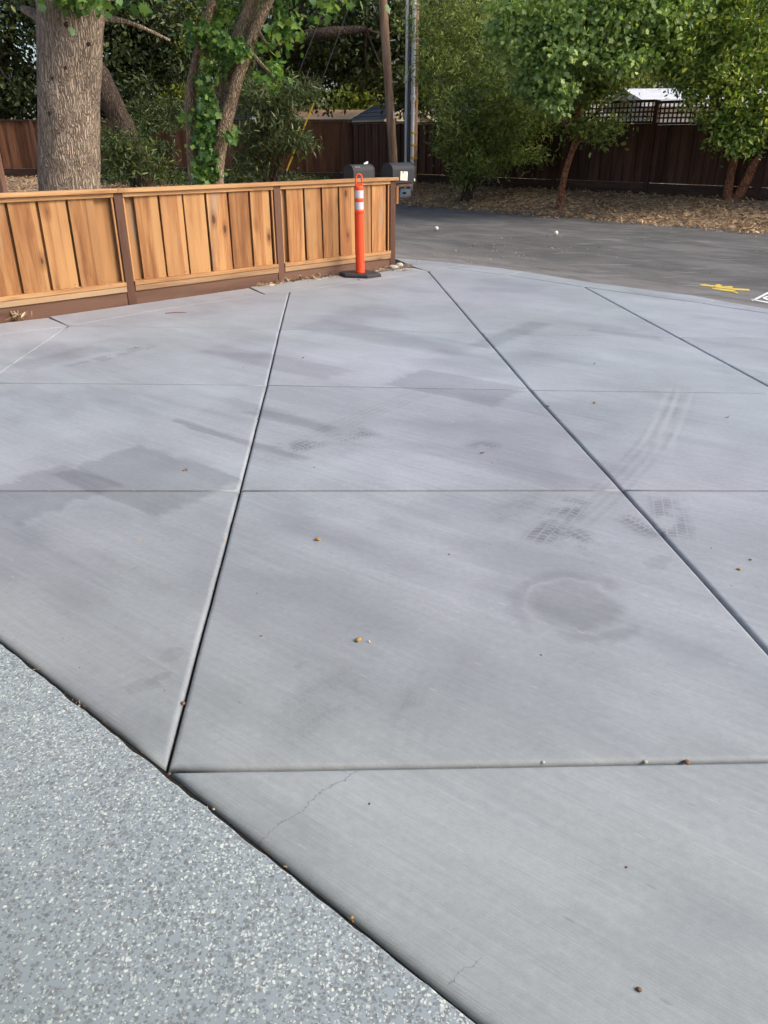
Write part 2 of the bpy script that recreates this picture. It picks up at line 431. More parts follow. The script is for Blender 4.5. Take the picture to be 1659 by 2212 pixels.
def epoxy_mat():
    t = NT('flake_epoxy')
    p = t.pos
    w = t.node('ShaderNodeTexNoise', {'Vector': p, 'Scale': 75.0, 'Detail': 2.0}).outputs['Color']
    w = t.node('ShaderNodeVectorMath', {0: w, 1: (0.014, 0.014, 0.0)}, operation='MULTIPLY').outputs[0]
    q = t.node('ShaderNodeVectorMath', {0: p, 1: w}, operation='ADD').outputs[0]
    base = t.mix(t.noise(p, 1.6, 3), (0.295, 0.365, 0.388), (0.330, 0.374, 0.420))
    x0 = t.xyz(p)
    ge, gf = G(-411, 1060), G(1705, 2750); ed = (gf - ge).normalized()
    de = t.math('SUBTRACT', t.math('MULTIPLY_ADD', x0[0], -ed.y, t.math('MULTIPLY', x0[1], ed.x)), -ge.x * ed.y + ge.y * ed.x)
    dens = t.math('ADD', t.lin(t.noise(p, 1.3, 2), 0.35, 0.65, -0.07, 0.05), t.math('MULTIPLY', t.step(de, -0.45, -0.02), 0.10))
    col = base
    def layer(scale, loc, lo, c1, c2, dist):
        nonlocal col
        v = t.voro(t.map(q, (1, 1, 0.0), loc=loc), scale)
        rc = t.xyz(v.outputs['Color'])
        sel = t.step(t.math('ADD', rc[0], dens), lo, lo + 0.02)
        m = t.math('MULTIPLY', sel, t.step(t.math('MULTIPLY_ADD', rc[1], -0.15, v.outputs['Distance']), dist, dist - 0.04))
        col = t.mix(t.math('MULTIPLY', m, t.lin(rc[2], 0, 1, 0.6, 1.0)), col, t.mix(rc[1], c1, c2))
        return m
    layer(105, (0, 0, 0), 0.46, (0.140, 0.165, 0.172), (0.205, 0.23, 0.24), 0.42)
    layer(150, (3.3, 1.7, 0), 0.52, (0.16, 0.175, 0.175), (0.25, 0.26, 0.265), 0.40)
    layer(128, (7.1, 4.7, 0), 0.74, (0.52, 0.60, 0.58), (0.72, 0.76, 0.70), 0.36)
    layer(190, (1.9, 8.7, 0), 0.78, (0.56, 0.63, 0.62), (0.76, 0.78, 0.70), 0.34)
    # hairline cracks
    cm = None
    cn = t.math('MULTIPLY', t.math('SUBTRACT', t.noise(p, 30, 4, 0.7), 0.5), 0.03)
    x = t.xyz(p)
    for (u, v, u2, v2) in ((885, 2212, 930, 2125), (300, 1668, 296, 1640), (200, 1720, 298, 1662)):
        g1, g2 = G(u, v), G(u2, v2); c = (g1 + g2) / 2; dv = g2 - g1; an = math.atan2(dv.y, dv.x)
        ca, sa = math.cos(an), math.sin(an)
        dx = t.math('SUBTRACT', x[0], c.x); dy = t.math('SUBTRACT', x[1], c.y)
        a = t.math('MULTIPLY_ADD', dx, ca, t.math('MULTIPLY', dy, sa)); b = t.math('MULTIPLY_ADD', dy, ca, t.math('MULTIPLY', dx, -sa))
        d = t.math('MAXIMUM', t.math('SUBTRACT', t.math('ABSOLUTE', a), dv.length / 2), t.math('ABSOLUTE', t.math('ADD', b, cn)))
        cm = d if cm is None else t.math('MINIMUM', cm, d)
    col = t.mix(t.math('MULTIPLY', t.step(cm, 0.003, 0.0008), 0.6), col, (0.12, 0.13, 0.13))
    nrm = t.bump(t.noise(p, 130, 3), 0.12, 0.002)
    return t.done(col, t.lin(t.noise(p, 8, 3), 0.3, 0.7, 0.30, 0.45), nrm, **{'Specular IOR Level': 0.5})

def asphalt_mat():
    t = NT('old_asphalt')
    p = t.pos; x = t.xyz(p)
    rd = t.map(p, (1, 1, 1), (0, 0, R(47)))
    st = t.noise(t.map(rd, (0.8, 1.9, 1)), 1.0, 5, 0.68, 0.8)
    bl = t.noise(p, 0.6, 5, 0.6)
    gr = t.noise(p, 90, 3, 0.7)
    col = t.mix(t.step(st, 0.35, 0.7), (0.098, 0.096, 0.094), (0.155, 0.150, 0.145))
    k = t.lin(t.math('ADD', bl, t.math('MULTIPLY', gr, 0.8)), 0.6, 1.2, 0.70, 1.28)
    col = t.mix(1.0, col, t.comb(k, k, k), 'MULTIPLY')
    # worn dusty strip along the driveway
    g1, g2 = G(1087, 578), G(1545, 646)
    dv = (g2 - g1).normalized()
    dd = t.math('SUBTRACT', t.math('MULTIPLY_ADD', x[0], -dv.y, t.math('MULTIPLY', x[1], dv.x)), g1.x * -dv.y + g1.y * dv.x)
    du = t.math('MULTIPLY', t.step(t.math('ADD', dd, t.math('MULTIPLY', bl, 1.2)), 2.0, 0.2), t.lin(t.noise(t.map(rd, (1.4, 4, 1)), 1.0, 5, 0.7, 0.6), 0.36, 0.62, 0.15, 1.0))
    col = t.mix(du, col, (0.250, 0.232, 0.215))
    sc1 = t.math('MULTIPLY', t.step(t.noise(t.map(p, (1.1, 7, 1), (0, 0, R(12))), 1.0, 4, 0.65), 0.56, 0.66), t.step(x[0], 1.2, 3.2))
    col = t.mix(t.math('MULTIPLY', sc1, 0.55), col, (0.27, 0.265, 0.26))
    v = t.voro(p, 34)
    sp = t.math('MULTIPLY', t.step(v.outputs['Distance'], 0.22, 0.1), t.step(t.xyz(v.outputs['Color'])[0], 0.93, 0.95))
    col = t.mix(t.math('MULTIPLY', sp, 0.5), col, (0.36, 0.35, 0.33))
    return t.done(col, 0.9, t.bump(gr, 0.5, 0.006), **{'Specular IOR Level': 0.15})

def litter_ground_mat():
    t = NT('leaf_litter_soil')
    p = t.pos
    v = t.voro(p, 13.0)
    c = t.ramp(t.xyz(v.outputs['Color'])[0], [(0.0, (0.14, 0.09, 0.055)), (1.0, (0.62, 0.44, 0.27)), (0.45, (0.28, 0.18, 0.105)), (0.8, (0.44, 0.295, 0.17))])
    k = t.lin(t.noise(p, 1.1, 5), 0.3, 0.7, 0.65, 1.25)
    c = t.mix(1.0, c, t.comb(k, k, k), 'MULTIPLY')
    return t.done(c, 0.9, t.bump(v.outputs['Distance'], 0.6, 0.02))

# ------------------------------------------------------------------ materials: wood, bark, leaves
def wood_mat(name, dark, midc, light, axis='Z', knots=True, val=(0.8, 1.15), grey=0.25, rough=0.68, sap=False):
    t = NT(name)
    r = t.orand
    off = t.comb(t.math('MULTIPLY', r, 31.7), t.math('MULTIPLY', r, 57.3), t.math('MULTIPLY', r, 91.1))
    c = t.node('ShaderNodeVectorMath', {0: t.obj, 1: off}, operation='ADD').outputs[0]
    st = {'Z': (1, 1, 0.09), 'X': (0.09, 1, 1)}[axis]
    warp = t.math('MULTIPLY', t.noise(t.map(c, tuple(3 * s for s in st)), 1.0, 2), 0.25)
    c2 = t.node('ShaderNodeVectorMath', {0: c, 1: t.comb(warp, warp, 0.0)}, operation='ADD').outputs[0]
    g1 = t.noise(t.map(c2, tuple(14 * s for s in st)), 1.0, 3, 0.6)
    g2 = t.noise(t.map(c2, tuple((120 if s == 1 else 3.5) * (1 if s == 1 else 1) for s in st)), 1.0, 4, 0.65)
    g3 = t.noise(t.map(c, tuple(5 * s for s in st)), 1.0, 2, 0.5)
    f = t.math('ADD', t.math('MULTIPLY', g1, 0.62), t.math('MULTIPLY', g2, 0.38))
    col = t.ramp(f, [(0.30, dark), (0.72, light), (0.50, midc)])
    col = t.mix(t.step(g3, 0.50, 0.60), col, t.mix(0.65, col, light))
    if sap:
        lx = t.xyz(t.obj)[0]
        r2 = t.math('FRACT', t.math('MULTIPLY', r, 7.31))
        edge = t.math('ADD', t.math('MULTIPLY_ADD', r2, 0.09, 0.015), t.math('MULTIPLY', t.math('SUBTRACT', g3, 0.5), 0.10))
        sw = t.math('MULTIPLY', t.step(t.math('SUBTRACT', lx, edge), 0.0, 0.012), t.math('GREATER_THAN', r2, 0.15))
        heart = t.mix(0.5, col, dark)
        col = t.mix(t.math('MULTIPLY', t.step(r2, 0.55, 0.6), 0.55), col, heart)
        col = t.mix(t.math('MULTIPLY', sw, 0.75), col, t.mix(0.75, col, light))
    if grey:
        gs = t.math('MULTIPLY', t.step(t.noise(t.map(c, tuple(3.4 * (s ** 0.6) for s in st)), 1.0, 3), 0.58, 0.72), grey)
        col = t.mix(gs, col, (0.27, 0.23, 0.17))
    h = f
    if knots:
        kp = t.map(c, (6.0, 6.0, 2.6) if axis == 'Z' else (2.6, 6, 6))
        v = t.voro(kp, 1.0)
        kd = t.math('ADD', v.outputs['Distance'], t.math('MULTIPLY', t.math('SUBTRACT', g1, 0.5), 0.12))
        sel = t.step(t.xyz(v.outputs['Color'])[1], 0.50, 0.54)
        halo = t.math('MULTIPLY', t.step(kd, 0.34, 0.14), sel)
        core = t.math('MULTIPLY', t.step(kd, 0.15, 0.09), sel)
        col = t.mix(t.math('MULTIPLY', halo, 0.55), col, dark)
        col = t.mix(t.math('MULTIPLY', core, 0.85), col, tuple(0.35 * k for k in dark))
    k = t.lin(r, 0, 1, val[0], val[1])
    col = t.mix(1.0, col, t.comb(k, t.math('POWER', k, 1.12), t.math('POWER', k, 1.2)), 'MULTIPLY')
    return t.done(col, rough, t.bump(h, 0.25, 0.003), **{'Specular IOR Level': 0.3})

def bark_mat(name, c0, c1, c2, scale=1.0, vert=0.16):
    t = NT(name)
    p = t.obj
    d = t.noise(p, 3 * scale, 3)
    q = t.node('ShaderNodeVectorMath', {0: p, 1: t.comb(t.math('MULTIPLY', d, 0.07), t.math('MULTIPLY', t.noise(t.map(p, loc=(3, 1, 2)), 4 * scale, 2), 0.07), 0.0)}, operation='ADD').outputs[0]
    v = t.voro(t.map(q, (22 * scale, 22 * scale, 22 * scale * vert)), 1.0, 'DISTANCE_TO_EDGE')
    cell = t.voro(t.map(q, (22 * scale, 22 * scale, 22 * scale * vert)), 1.0)
    n = t.noise(t.map(q, (30 * scale, 30 * scale, 7 * scale)), 1.0, 4, 0.65)
    big = t.noise(p, 1.7 * scale, 4)
    ridge = t.step(v.outputs['Distance'], 0.0, 0.28)
    f = t.math('MULTIPLY', ridge, t.lin(n, 0.3, 0.7, 0.5, 1.0))
    col = t.ramp(f, [(0.0, c0), (1.0, c2), (0.45, c1)])
    col = t.mix(t.math('MULTIPLY', t.xyz(cell.outputs['Color'])[0], 0.35), col, c2)
    k = t.lin(big, 0.3, 0.7, 0.75, 1.2)
    col = t.mix(1.0, col, t.comb(k, k, k), 'MULTIPLY')
    h = t.math('ADD', ridge, t.math('MULTIPLY', n, 0.6))
    return t.done(col, 0.88, t.bump(h, 0.9, 0.018), **{'Specular IOR Level': 0.2})

def leaf_mat(name, stops, trans=0.35, rough=0.45):
    t = NT(name)
    r = t.island
    n = t.noise(t.pos, 0.9, 3)
    f = t.math('ADD', t.math('MULTIPLY', r, 0.62), t.math('MULTIPLY', n, 0.38))
    col = t.ramp(f, stops)
    r2 = t.math('FRACT', t.math('MULTIPLY', r, 37.7))
    k_ = t.lin(r2, 0, 1, 0.62, 1.38)
    col = t.mix(1.0, col, t.comb(t.math('POWER', k_, 1.25), k_, t.math('POWER', k_, 0.8)), 'MULTIPLY')
    t.put(t.b.inputs['Base Color'], col); t.b.inputs['Roughness'].default_value = rough
    t.b.inputs['Specular IOR Level'].default_value = 0.45
    tr = t.node('ShaderNodeBsdfTranslucent', {'Color': t.mix(1.0, col, (1.25, 1.35, 0.55), 'MULTIPLY')})
    ms = t.node('ShaderNodeMixShader', {0: trans, 1: t.b.outputs[0], 2: tr.outputs[0]})
    t.l.new(ms.outputs[0], t.out.inputs[0])
    return t.m

M = {}
M['concrete'] = concrete_mat()
M['epoxy'] = epoxy_mat()
M['asphalt'] = asphalt_mat()
M['soil'] = litter_ground_mat()
M['joint'] = simple('shaded_joint_fill', (0.030, 0.029, 0.029), 0.95, 0.3, 30, 0, 0.1, 0.1)  # filler blackened so its colour carries the shade of the slab lips
M['cedar'] = wood_mat('new_cedar', (0.17, 0.066, 0.024), (0.35, 0.156, 0.056), (0.55, 0.305, 0.125), 'Z', True, (0.70, 1.15), 0.65, 0.68, True)
M['cedar_rail'] = wood_mat('new_cedar_rail', (0.25, 0.112, 0.043), (0.44, 0.233, 0.097), (0.58, 0.35, 0.165), 'X', True, (0.85, 1.1), 0.15)
M['cedar_grey'] = wood_mat('grey_cedar_rail', (0.17, 0.09, 0.045), (0.30, 0.18, 0.095), (0.42, 0.28, 0.16), 'X', True, (0.85, 1.1), 0.5)  # greyer, darker cedar for the front face of the bottom rail
M['cedar_trim'] = wood_mat('cedar_trim', (0.30, 0.14, 0.055), (0.46, 0.235, 0.095), (0.58, 0.33, 0.15), 'Z', False, (0.85, 1.1), 0.0)
M['treated'] = wood_mat('brown_treated', (0.075, 0.034, 0.020), (0.105, 0.049, 0.030), (0.140, 0.070, 0.045), 'Z', False, (0.85, 1.1), 0.0, 0.7)
M['treated_rail'] = wood_mat('brown_treated_rail', (0.085, 0.042, 0.028), (0.125, 0.064, 0.042), (0.165, 0.09, 0.062), 'X', False, (0.9, 1.1), 0.1, 0.75)
M['stain'] = wood_mat('dark_stained_board', (0.030, 0.014, 0.009), (0.062, 0.028, 0.017), (0.100, 0.048, 0.030), 'Z', False, (0.6, 1.4), 0.05, 0.75)
M['stain_red'] = wood_mat('red_stained_board', (0.055, 0.024, 0.012), (0.115, 0.048, 0.023), (0.17, 0.075, 0.036), 'Z', False, (0.6, 1.4), 0.05, 0.75)
M['stain_rail'] = wood_mat('dark_stained_rail', (0.025, 0.013, 0.009), (0.045, 0.023, 0.015), (0.07, 0.038, 0.025), 'X', False, (0.8, 1.2), 0.05, 0.75)
M['bark_oak'] = bark_mat('oak_bark', (0.12, 0.088, 0.064), (0.28, 0.215, 0.16), (0.47, 0.385, 0.30), 2.1, 0.085)
M['bark_grey'] = bark_mat('grey_bark', (0.12, 0.082, 0.055), (0.32, 0.235, 0.16), (0.54, 0.42, 0.30), 2.2, 0.18)
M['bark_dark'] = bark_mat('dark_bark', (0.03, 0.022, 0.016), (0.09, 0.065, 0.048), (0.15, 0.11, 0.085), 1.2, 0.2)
M['bark_deep'] = bark_mat('deep_brown_bark', (0.022, 0.015, 0.011), (0.065, 0.045, 0.033), (0.11, 0.08, 0.06), 1.2, 0.2)  # darker brown bark of the leaning tree
M['bark_red'] = bark_mat('red_bark', (0.10, 0.042, 0.022), (0.28, 0.115, 0.06), (0.46, 0.21, 0.12), 1.5, 0.25)
M['pole'] = wood_mat('pole_wood', (0.12, 0.068, 0.042), (0.25, 0.155, 0.10), (0.41, 0.28, 0.20), 'Z', True, (1, 1), 0.3, 0.85)
M['leaf_maple'] = leaf_mat('maple_leaf', [(0.15, (0.040, 0.100, 0.027)), (0.9, (0.250, 0.375, 0.088)), (0.5, (0.100, 0.206, 0.053))], 0.35)
M['leaf_deep'] = leaf_mat('deep_green_leaf', [(0.15, (0.022, 0.042, 0.012)), (0.94, (0.17, 0.20, 0.05)), (0.55, (0.052, 0.082, 0.022))], 0.3)  # darker green leaves of the left shrub and ground ivy
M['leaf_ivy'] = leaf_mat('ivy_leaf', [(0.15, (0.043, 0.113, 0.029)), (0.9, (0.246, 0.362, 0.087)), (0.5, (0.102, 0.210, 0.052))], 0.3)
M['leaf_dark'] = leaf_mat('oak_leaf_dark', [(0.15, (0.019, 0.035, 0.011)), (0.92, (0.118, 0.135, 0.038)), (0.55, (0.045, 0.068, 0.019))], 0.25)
M['leaf_mid'] = leaf_mat('laurel_leaf', [(0.15, (0.074, 0.121, 0.031)), (0.92, (0.423, 0.444, 0.114)), (0.55, (0.186, 0.242, 0.062))], 0.35)
M['leaf_pale'] = leaf_mat('pale_maple_leaf', [(0.15, (0.106, 0.185, 0.058)), (0.92, (0.513, 0.606, 0.215)), (0.55, (0.256, 0.370, 0.116))], 0.35)
M['leaf_gloss'] = leaf_mat('glossy_leaf', [(0.15, (0.073, 0.137, 0.029)), (0.93, (0.579, 0.569, 0.120)), (0.55, (0.205, 0.304, 0.060))], 0.35, 0.35)
M['leaf_sun_tint'] = leaf_mat('sun_tinted_leaf', [(0.15, (0.116, 0.173, 0.031)), (0.92, (0.505, 0.504, 0.105)), (0.55, (0.271, 0.315, 0.059))], 0.45)  # sunlight on the far trees painted in as paler, yellower leaves
M['leaf_narrow'] = leaf_mat('oleander_leaf', [(0.15, (0.032, 0.058, 0.017)), (0.92, (0.218, 0.234, 0.093)), (0.55, (0.080, 0.111, 0.037))], 0.25)
M['leaf_dry'] = leaf_mat('dry_leaf', [(0.15, (0.17, 0.10, 0.055)), (0.93, (0.68, 0.52, 0.33)), (0.55, (0.40, 0.255, 0.14))], 0.1, 0.8)
M['leaf_straw'] = leaf_mat('straw_leaf', [(0.15, (0.20, 0.12, 0.06)), (0.93, (0.70, 0.58, 0.42)), (0.55, (0.46, 0.33, 0.20))], 0.1, 0.8)
M['orange'] = simple('orange_plastic', (0.90, 0.085, 0.022), 0.5, 0.16, 5, 0, 0.05)
M['reflect'] = simple('white_reflective_tape', (0.62, 0.60, 0.61), 0.4, 0.08, 20)
M['rubber'] = simple('black_rubber', (0.040, 0.036, 0.038), 0.8, 0.25, 14)
M['mail_black'] = simple('black_mailbox_plastic', (0.019, 0.020, 0.022), 0.5, 0.2, 7)
M['mail_grey'] = simple('faded_mailbox_plastic', (0.034, 0.032, 0.033), 0.6, 0.2, 7)
M['paper'] = simple('weathered_label', (0.66, 0.60, 0.50), 0.7, 0.15, 30)
M['ink'] = simple('faded_ink', (0.42, 0.36, 0.29), 0.7, 0.1, 30)
M['galv'] = simple('grey_conduit', (0.62, 0.64, 0.65), 0.5, 0.06, 3)
M['galv_dark'] = simple('dark_conduit', (0.10, 0.105, 0.115), 0.6, 0.12, 3)
M['yellow'] = simple('yellow_plastic', (0.62, 0.36, 0.03), 0.5, 0.15, 6)
M['yellow_paint'] = simple('yellow_spray_paint', (0.62, 0.46, 0.08), 0.8, 0.25, 25)
M['white_paint'] = simple('white_spray_paint', (0.72, 0.72, 0.72), 0.8, 0.12, 25)
M['red'] = simple('red_tag', (0.55, 0.04, 0.02), 0.5, 0.1)
M['cable'] = simple('steel_cable', (0.10, 0.11, 0.10), 0.5, 0.1)
M['white_roof'] = simple('white_roofing', (0.74, 0.75, 0.77), 0.6, 0.08, 3)
M['white_wall'] = simple('white_siding', (0.74, 0.75, 0.76), 0.6, 0.05, 3)
M['slate'] = simple('slate_shingle', (0.035, 0.043, 0.056), 0.95, 0.3, 12, 0, 0.1, 0.1)
M['dark_shingle'] = simple('dark_shingle', (0.026, 0.027, 0.030), 0.95, 0.3, 12, 0, 0.1, 0.1)
M['tan_roof'] = simple('tan_roofing', (0.44, 0.29, 0.18), 0.9, 0.2, 4, 0, 0.1, 0.15)
M['cream'] = simple('cream_wall', (0.52, 0.46, 0.34), 0.8, 0.08, 3)
M['grey_wall'] = simple('grey_wall', (0.30, 0.32, 0.34), 0.8, 0.08, 3)
M['glass'] = simple('window_glass', (0.03, 0.035, 0.04), 0.12, 0.1, 1, 0, 0)
M['ball'] = simple('white_ball', (0.78, 0.75, 0.62), 0.5, 0.08, 60)
M['acorn'] = simple('tan_pod', (0.36, 0.22, 0.07), 0.6, 0.25, 70)
M['brown_bit'] = simple('brown_pebble', (0.20, 0.11, 0.065), 0.8, 0.3, 80)
M['pale_bit'] = simple('pale_pebble', (0.42, 0.38, 0.31), 0.8, 0.25, 80)
M['stone'] = simple('footing_concrete', (0.42, 0.39, 0.34), 0.9, 0.2, 30)
M['gravel'] = simple('gravel_soil', (0.16, 0.125, 0.095), 0.9, 0.35, 60, 0, 0.6)
M['plaster'] = simple('garage_plaster', (0.70, 0.71, 0.72), 0.85, 0.06, 3)

# ------------------------------------------------------------------ terrain
def smooth(a, b, x):
    t = min(max((x - a) / (b - a), 0), 1); return t * t * (3 - 2 * t)
FAR0, FAR1 = G(852, 440), G(1659, 505)             # far kerbless edge of the street
RD = (FAR1 - FAR0).normalized(); RN = Vector((-RD.y, RD.x, 0))
if RN.y < 0: RN = -RN
def beyond(x, y): return (x - FAR0.x) * RN.x + (y - FAR0.y) * RN.y
def ground_h(x, y):
    d = beyond(x, y)
    h = -0.06
    h += (0.46 + 0.10 * smooth(0, -10, x)) * smooth(-0.35, 2.7, d + 0.25 * noise.noise(Vector((x * 0.9, y * 0.9, 3))))
    h += 0.05 * noise.noise(Vector((x * 0.5, y * 0.5, 0))) * smooth(0, 2, d)
    h = max(h, -0.06 + (0.52 + 0.06 * noise.noise(Vector((x * 0.4, y * 0.4, 5)))) * smooth(0.2, -2.2, x + 0.12 * (y - 20)) * smooth(12.0, 17.5, y))
    # yard behind the near fence
    fx = (x + 3.545) * -0.674 + (y - 7.18) * 0.739
    if d < 0: h += 0.03 * smooth(0.3, 1.0, fx) * smooth(-5.5, -7.0, d)
    return h
def axis(lo, hi, step, far):
    a = list(np.arange(lo, hi + 1e-6, step)); e = [far * k for k in (0.12, 0.3, 1.0)]
    return [lo - k for k in reversed(e)] + a + [hi + k for k in e]
gx = axis(-24, 24, 0.4, 400); gy = axis(-12, 42, 0.4, 450)
mb = MB()
mb.v = [(x, y, ground_h(x, y)) for y in gy for x in gx]
nx = len(gx)
mb.f = [(j * nx + i, j * nx + i + 1, (j + 1) * nx + i + 1, (j + 1) * nx + i) for j in range(len(gy) - 1) for i in range(nx - 1)]
tag(mb.build('ground', M['soil'], smooth=True), kind='structure')

# street: a sheet between the driveway apron and the leaf bank
near = [G(*q, -0.005) for q in ((847, 553), (947, 563), (1087, 578), (1259, 607), (1297, 613), (1496, 637), (1545, 646), (1659, 665), (2300, 775))]
near = [near[0] - RD * 45 + RN * 0.3] + near + [near[-1] + Vector((14, -9, 0))]
mb = MB(); vs = []
for q in near:
    n = 14; q = q - RN * 0.22
    e = q + RN * (0.5 - beyond(q.x, q.y))
    for k in range(n + 1):
        w = q.lerp(e, k / n); vs.append((w.x, w.y, -0.005))
mb.add(vs, [(i * 15 + k, (i + 1) * 15 + k, (i + 1) * 15 + k + 1, i * 15 + k + 1) for i in range(len(near) - 1) for k in range(14)])
tag(mb.build('street', M['asphalt']), kind='structure')

# ------------------------------------------------------------------ driveway slabs
W, T, H = (0.0045, 0.0165), (0.0085, 0.0035), (0.0045, 0.002)     # joint half gap and rounding: wide, thin, hairline
EDGE = (0.007, 0.030); AP = (0.009, 0.004)
def jitter(p):
    return Vector((0.0022 * noise.noise(Vector((p.x * 3.1, p.y * 3.1, 1))) + 0.0012 * noise.noise(Vector((p.x * 13, p.y * 13, 4))),
                   0.0022 * noise.noise(Vector((p.x * 3.1, p.y * 3.1, 7))) + 0.0012 * noise.noise(Vector((p.x * 13, p.y * 13, 9))), 0))
def slab_mesh(name, pts, kinds):
    pts = [Vector((p.x, p.y, 0)) for p in pts]
    area = sum(pts[i].x * pts[(i + 1) % len(pts)].y - pts[(i + 1) % len(pts)].x * pts[i].y for i in range(len(pts)))
    if area < 0:
        pts = pts[::-1]; kinds = kinds[::-1]; kinds = kinds[1:] + kinds[:1]
    q, kd = [], []
    for i, p in enumerate(pts):
        e = pts[(i + 1) % len(pts)]; L = (e - p).length; n = max(1, min(60, int(L / 0.16)))
        for k in range(n):
            w = p.lerp(e, k / n); q.append(w + jitter(w)); kd.append(kinds[i])
    n = len(q)
    def offset(fr):
        out = []
        for i in range(n):
            a, b, c = q[i - 1], q[i], q[(i + 1) % n]
            d1 = (b - a).normalized(); d2 = (c - b).normalized()
            n1 = Vector((-d1.y, d1.x, 0)); n2 = Vector((-d2.y, d2.x, 0))
            o1 = kd[i - 1][0] + fr * kd[i - 1][1]; o2 = kd[i][0] + fr * kd[i][1]
            cr = d1.x * d2.y - d1.y * d2.x
            if abs(cr) < 0.08: out.append(b + (n1 * o1 + n2 * o2) / 2)
            else:
                p1 = b + n1 * o1; p2 = b + n2 * o2
                s = ((p2.x - p1.x) * d2.y - (p2.y - p1.y) * d2.x) / cr
                out.append(p1 + d1 * s)
        return out
    vs = []; prof = [(0, -0.05), (0, -0.0130), (0.1, -0.0075), (0.3, -0.0035), (0.6, -0.001), (1.0, 0.0)]
    for fr, z in prof:
        vs += [(p.x, p.y, z) for p in offset(fr)]
    fs = [(j * n + k, j * n + (k + 1) % n, (j + 1) * n + (k + 1) % n, (j + 1) * n + k) for j in range(len(prof) - 1) for k in range(n)]
    fs.append(tuple(range((len(prof) - 1) * n, len(prof) * n)))
    m = MB(); m.add(vs, fs)
    me = m.mesh(name)
    me.polygons.foreach_set('use_smooth', [True] * (len(me.polygons) - 1) + [False])
    return me
e0, eL = (358, 1663), (-411, 1060)
a1, a2, a3, a4 = (518, 1060), (576, 832), (604, 711), (625, 630)
b0, b1, b2, b3, b4 = (1866, 1638), (1345, 1059), (1146, 843), (1040, 720), (925, 586)
c0, c1, c2, c3, c4 = (3200, 1638), (2094, 1062), (1690, 850), (1465, 729), (1263, 620)
d3 = (-32, 827); d4 = (148, 704)
SL = [
    ([e0, (1705, 2750), (3300, 2750), (3300, 1638), b0], [EDGE, W, W, W, W]),
    ([eL, e0, a1], [EDGE, W, T]),
    ([eL, a1, a2, d3], [T, W, T, T]),
    ([d3, a2, a3, d4], [T, W, H, T]),
    ([d4, a3, a4, (572, 636), (360, 666)], [H, W, H, H, H]),
    ([eL, d3, d4, (-500, 783), (-900, 960)], [T, T, H, H, H]),
    ([(-500, 783), d4, (105, 686), (-500, 758)], [H, T, H, H]),
    ([d4, (360, 666), (572, 636), (538, 622), (105, 684)], [H, H, T, H, H]),
    ([(572, 636), a4, (800, 606), b4, (893, 578), (838, 580), (538, 620)], [H, H, H, H, H, H, T]),
    ([e0, b0, b1, a1], [W, W, T, W]),
    ([a1, b1, b2, a2], [T, W, T, W]),
    ([a2, b2, b3, a3], [T, W, H, W]),
    ([a3, b3, b4, (800, 606), a4], [H, W, H, H, W]),
    ([b0, c0, c1, b1], [W, W, T, W]),
    ([b1, c1, c2, b2], [T, W, T, W]),
    ([b2, c2, c3, b3], [T, W, H, W]),
    ([b3, c3, c4, (1101, 595), (966, 578), b4], [H, W, AP, AP, H, W]),
    ([c1, c0, (3300, 1062)], [W, H, T]),
    ([c1, (3300, 1062), (2600, 852), c2], [T, H, T, W]),
    ([c2, (2600, 852), (2600, 820), (2010, 731), c3], [T, H, H, H, W]),
    ([c3, (2010, 731), (1659, 677), (1517, 655), c4], [H, AP, AP, AP, W]),
    ([(850, 557), (947, 565), (1005, 571), (966, 578), b4, (893, 576)], [H, H, H, H, H, H]),
    ([(966, 578), (1101, 595), (1130, 586), (1087, 580), (1005, 571)], [AP, H, H, H, H]),
    ([(1101, 595), c4, (1285, 611), (1259, 607), (1130, 586)], [AP, H, H, H, H]),
    ([c4, (1517, 655), (1545, 647), (1496, 638), (1285, 611)], [AP, H, H, H, H]),
    ([(1517, 655), (1659, 677), (2010, 731), (2040, 722), (1659, 667), (1545, 647)], [T, T, H, H, H, H]),
]
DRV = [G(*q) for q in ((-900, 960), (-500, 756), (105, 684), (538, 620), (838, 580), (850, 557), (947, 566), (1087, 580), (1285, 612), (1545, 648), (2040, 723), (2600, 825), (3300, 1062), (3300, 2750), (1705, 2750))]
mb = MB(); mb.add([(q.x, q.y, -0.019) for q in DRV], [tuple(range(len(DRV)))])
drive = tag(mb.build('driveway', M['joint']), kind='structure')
for pts, kinds in SL:
    link('slab', slab_mesh('slab', [G(*q) for q in pts], list(kinds)), M['concrete'], drive)

# garage floor: a raised slab with a flake coating, its edge a little ragged
E0, E1 = G(*eL), G(1705, 2750)
ED = (E1 - E0).normalized(); EN = Vector((-ED.y, ED.x, 0))
if EN.y < 0: EN = -EN
st = E0 - ED * 1.2; L = 9.2; n = 330
front = []
for k in range(n + 1):
    q = st + ED * (L * k / n) - EN * 0.004
    j = 0.006 * noise.noise(Vector((k * 0.35, 2, 0))) + 0.003 * noise.noise(Vector((k * 1.3, 5, 0)))
    front.append(q + EN * j)
back = [st + ED * L - EN * 6.5, st - EN * 6.5]
mb = MB()
ring = [(q.x, q.y) for q in front + back]
ring2 = [(q.x - EN.x * 0.004, q.y - EN.y * 0.004) for q in front] + [(q.x, q.y) for q in back]
ring, ring2 = ring[::-1], ring2[::-1]
if sum(ring[i][0] * ring[(i + 1) % len(ring)][1] - ring[(i + 1) % len(ring)][0] * ring[i][1] for i in range(len(ring))) < 0:
    ring, ring2 = ring[::-1], ring2[::-1]
mb.prism(ring, -0.05, 0.003); mb2 = MB(); mb2.prism(ring, 0.003, 0.006, ring2)
mb.v += mb2.v; mb.f += [tuple(i + len(ring) * 2 for i in f) for f in mb2.f[1:]]
mb.f.pop(1)
tag(mb.build('garage_floor', M['epoxy']), kind='structure')

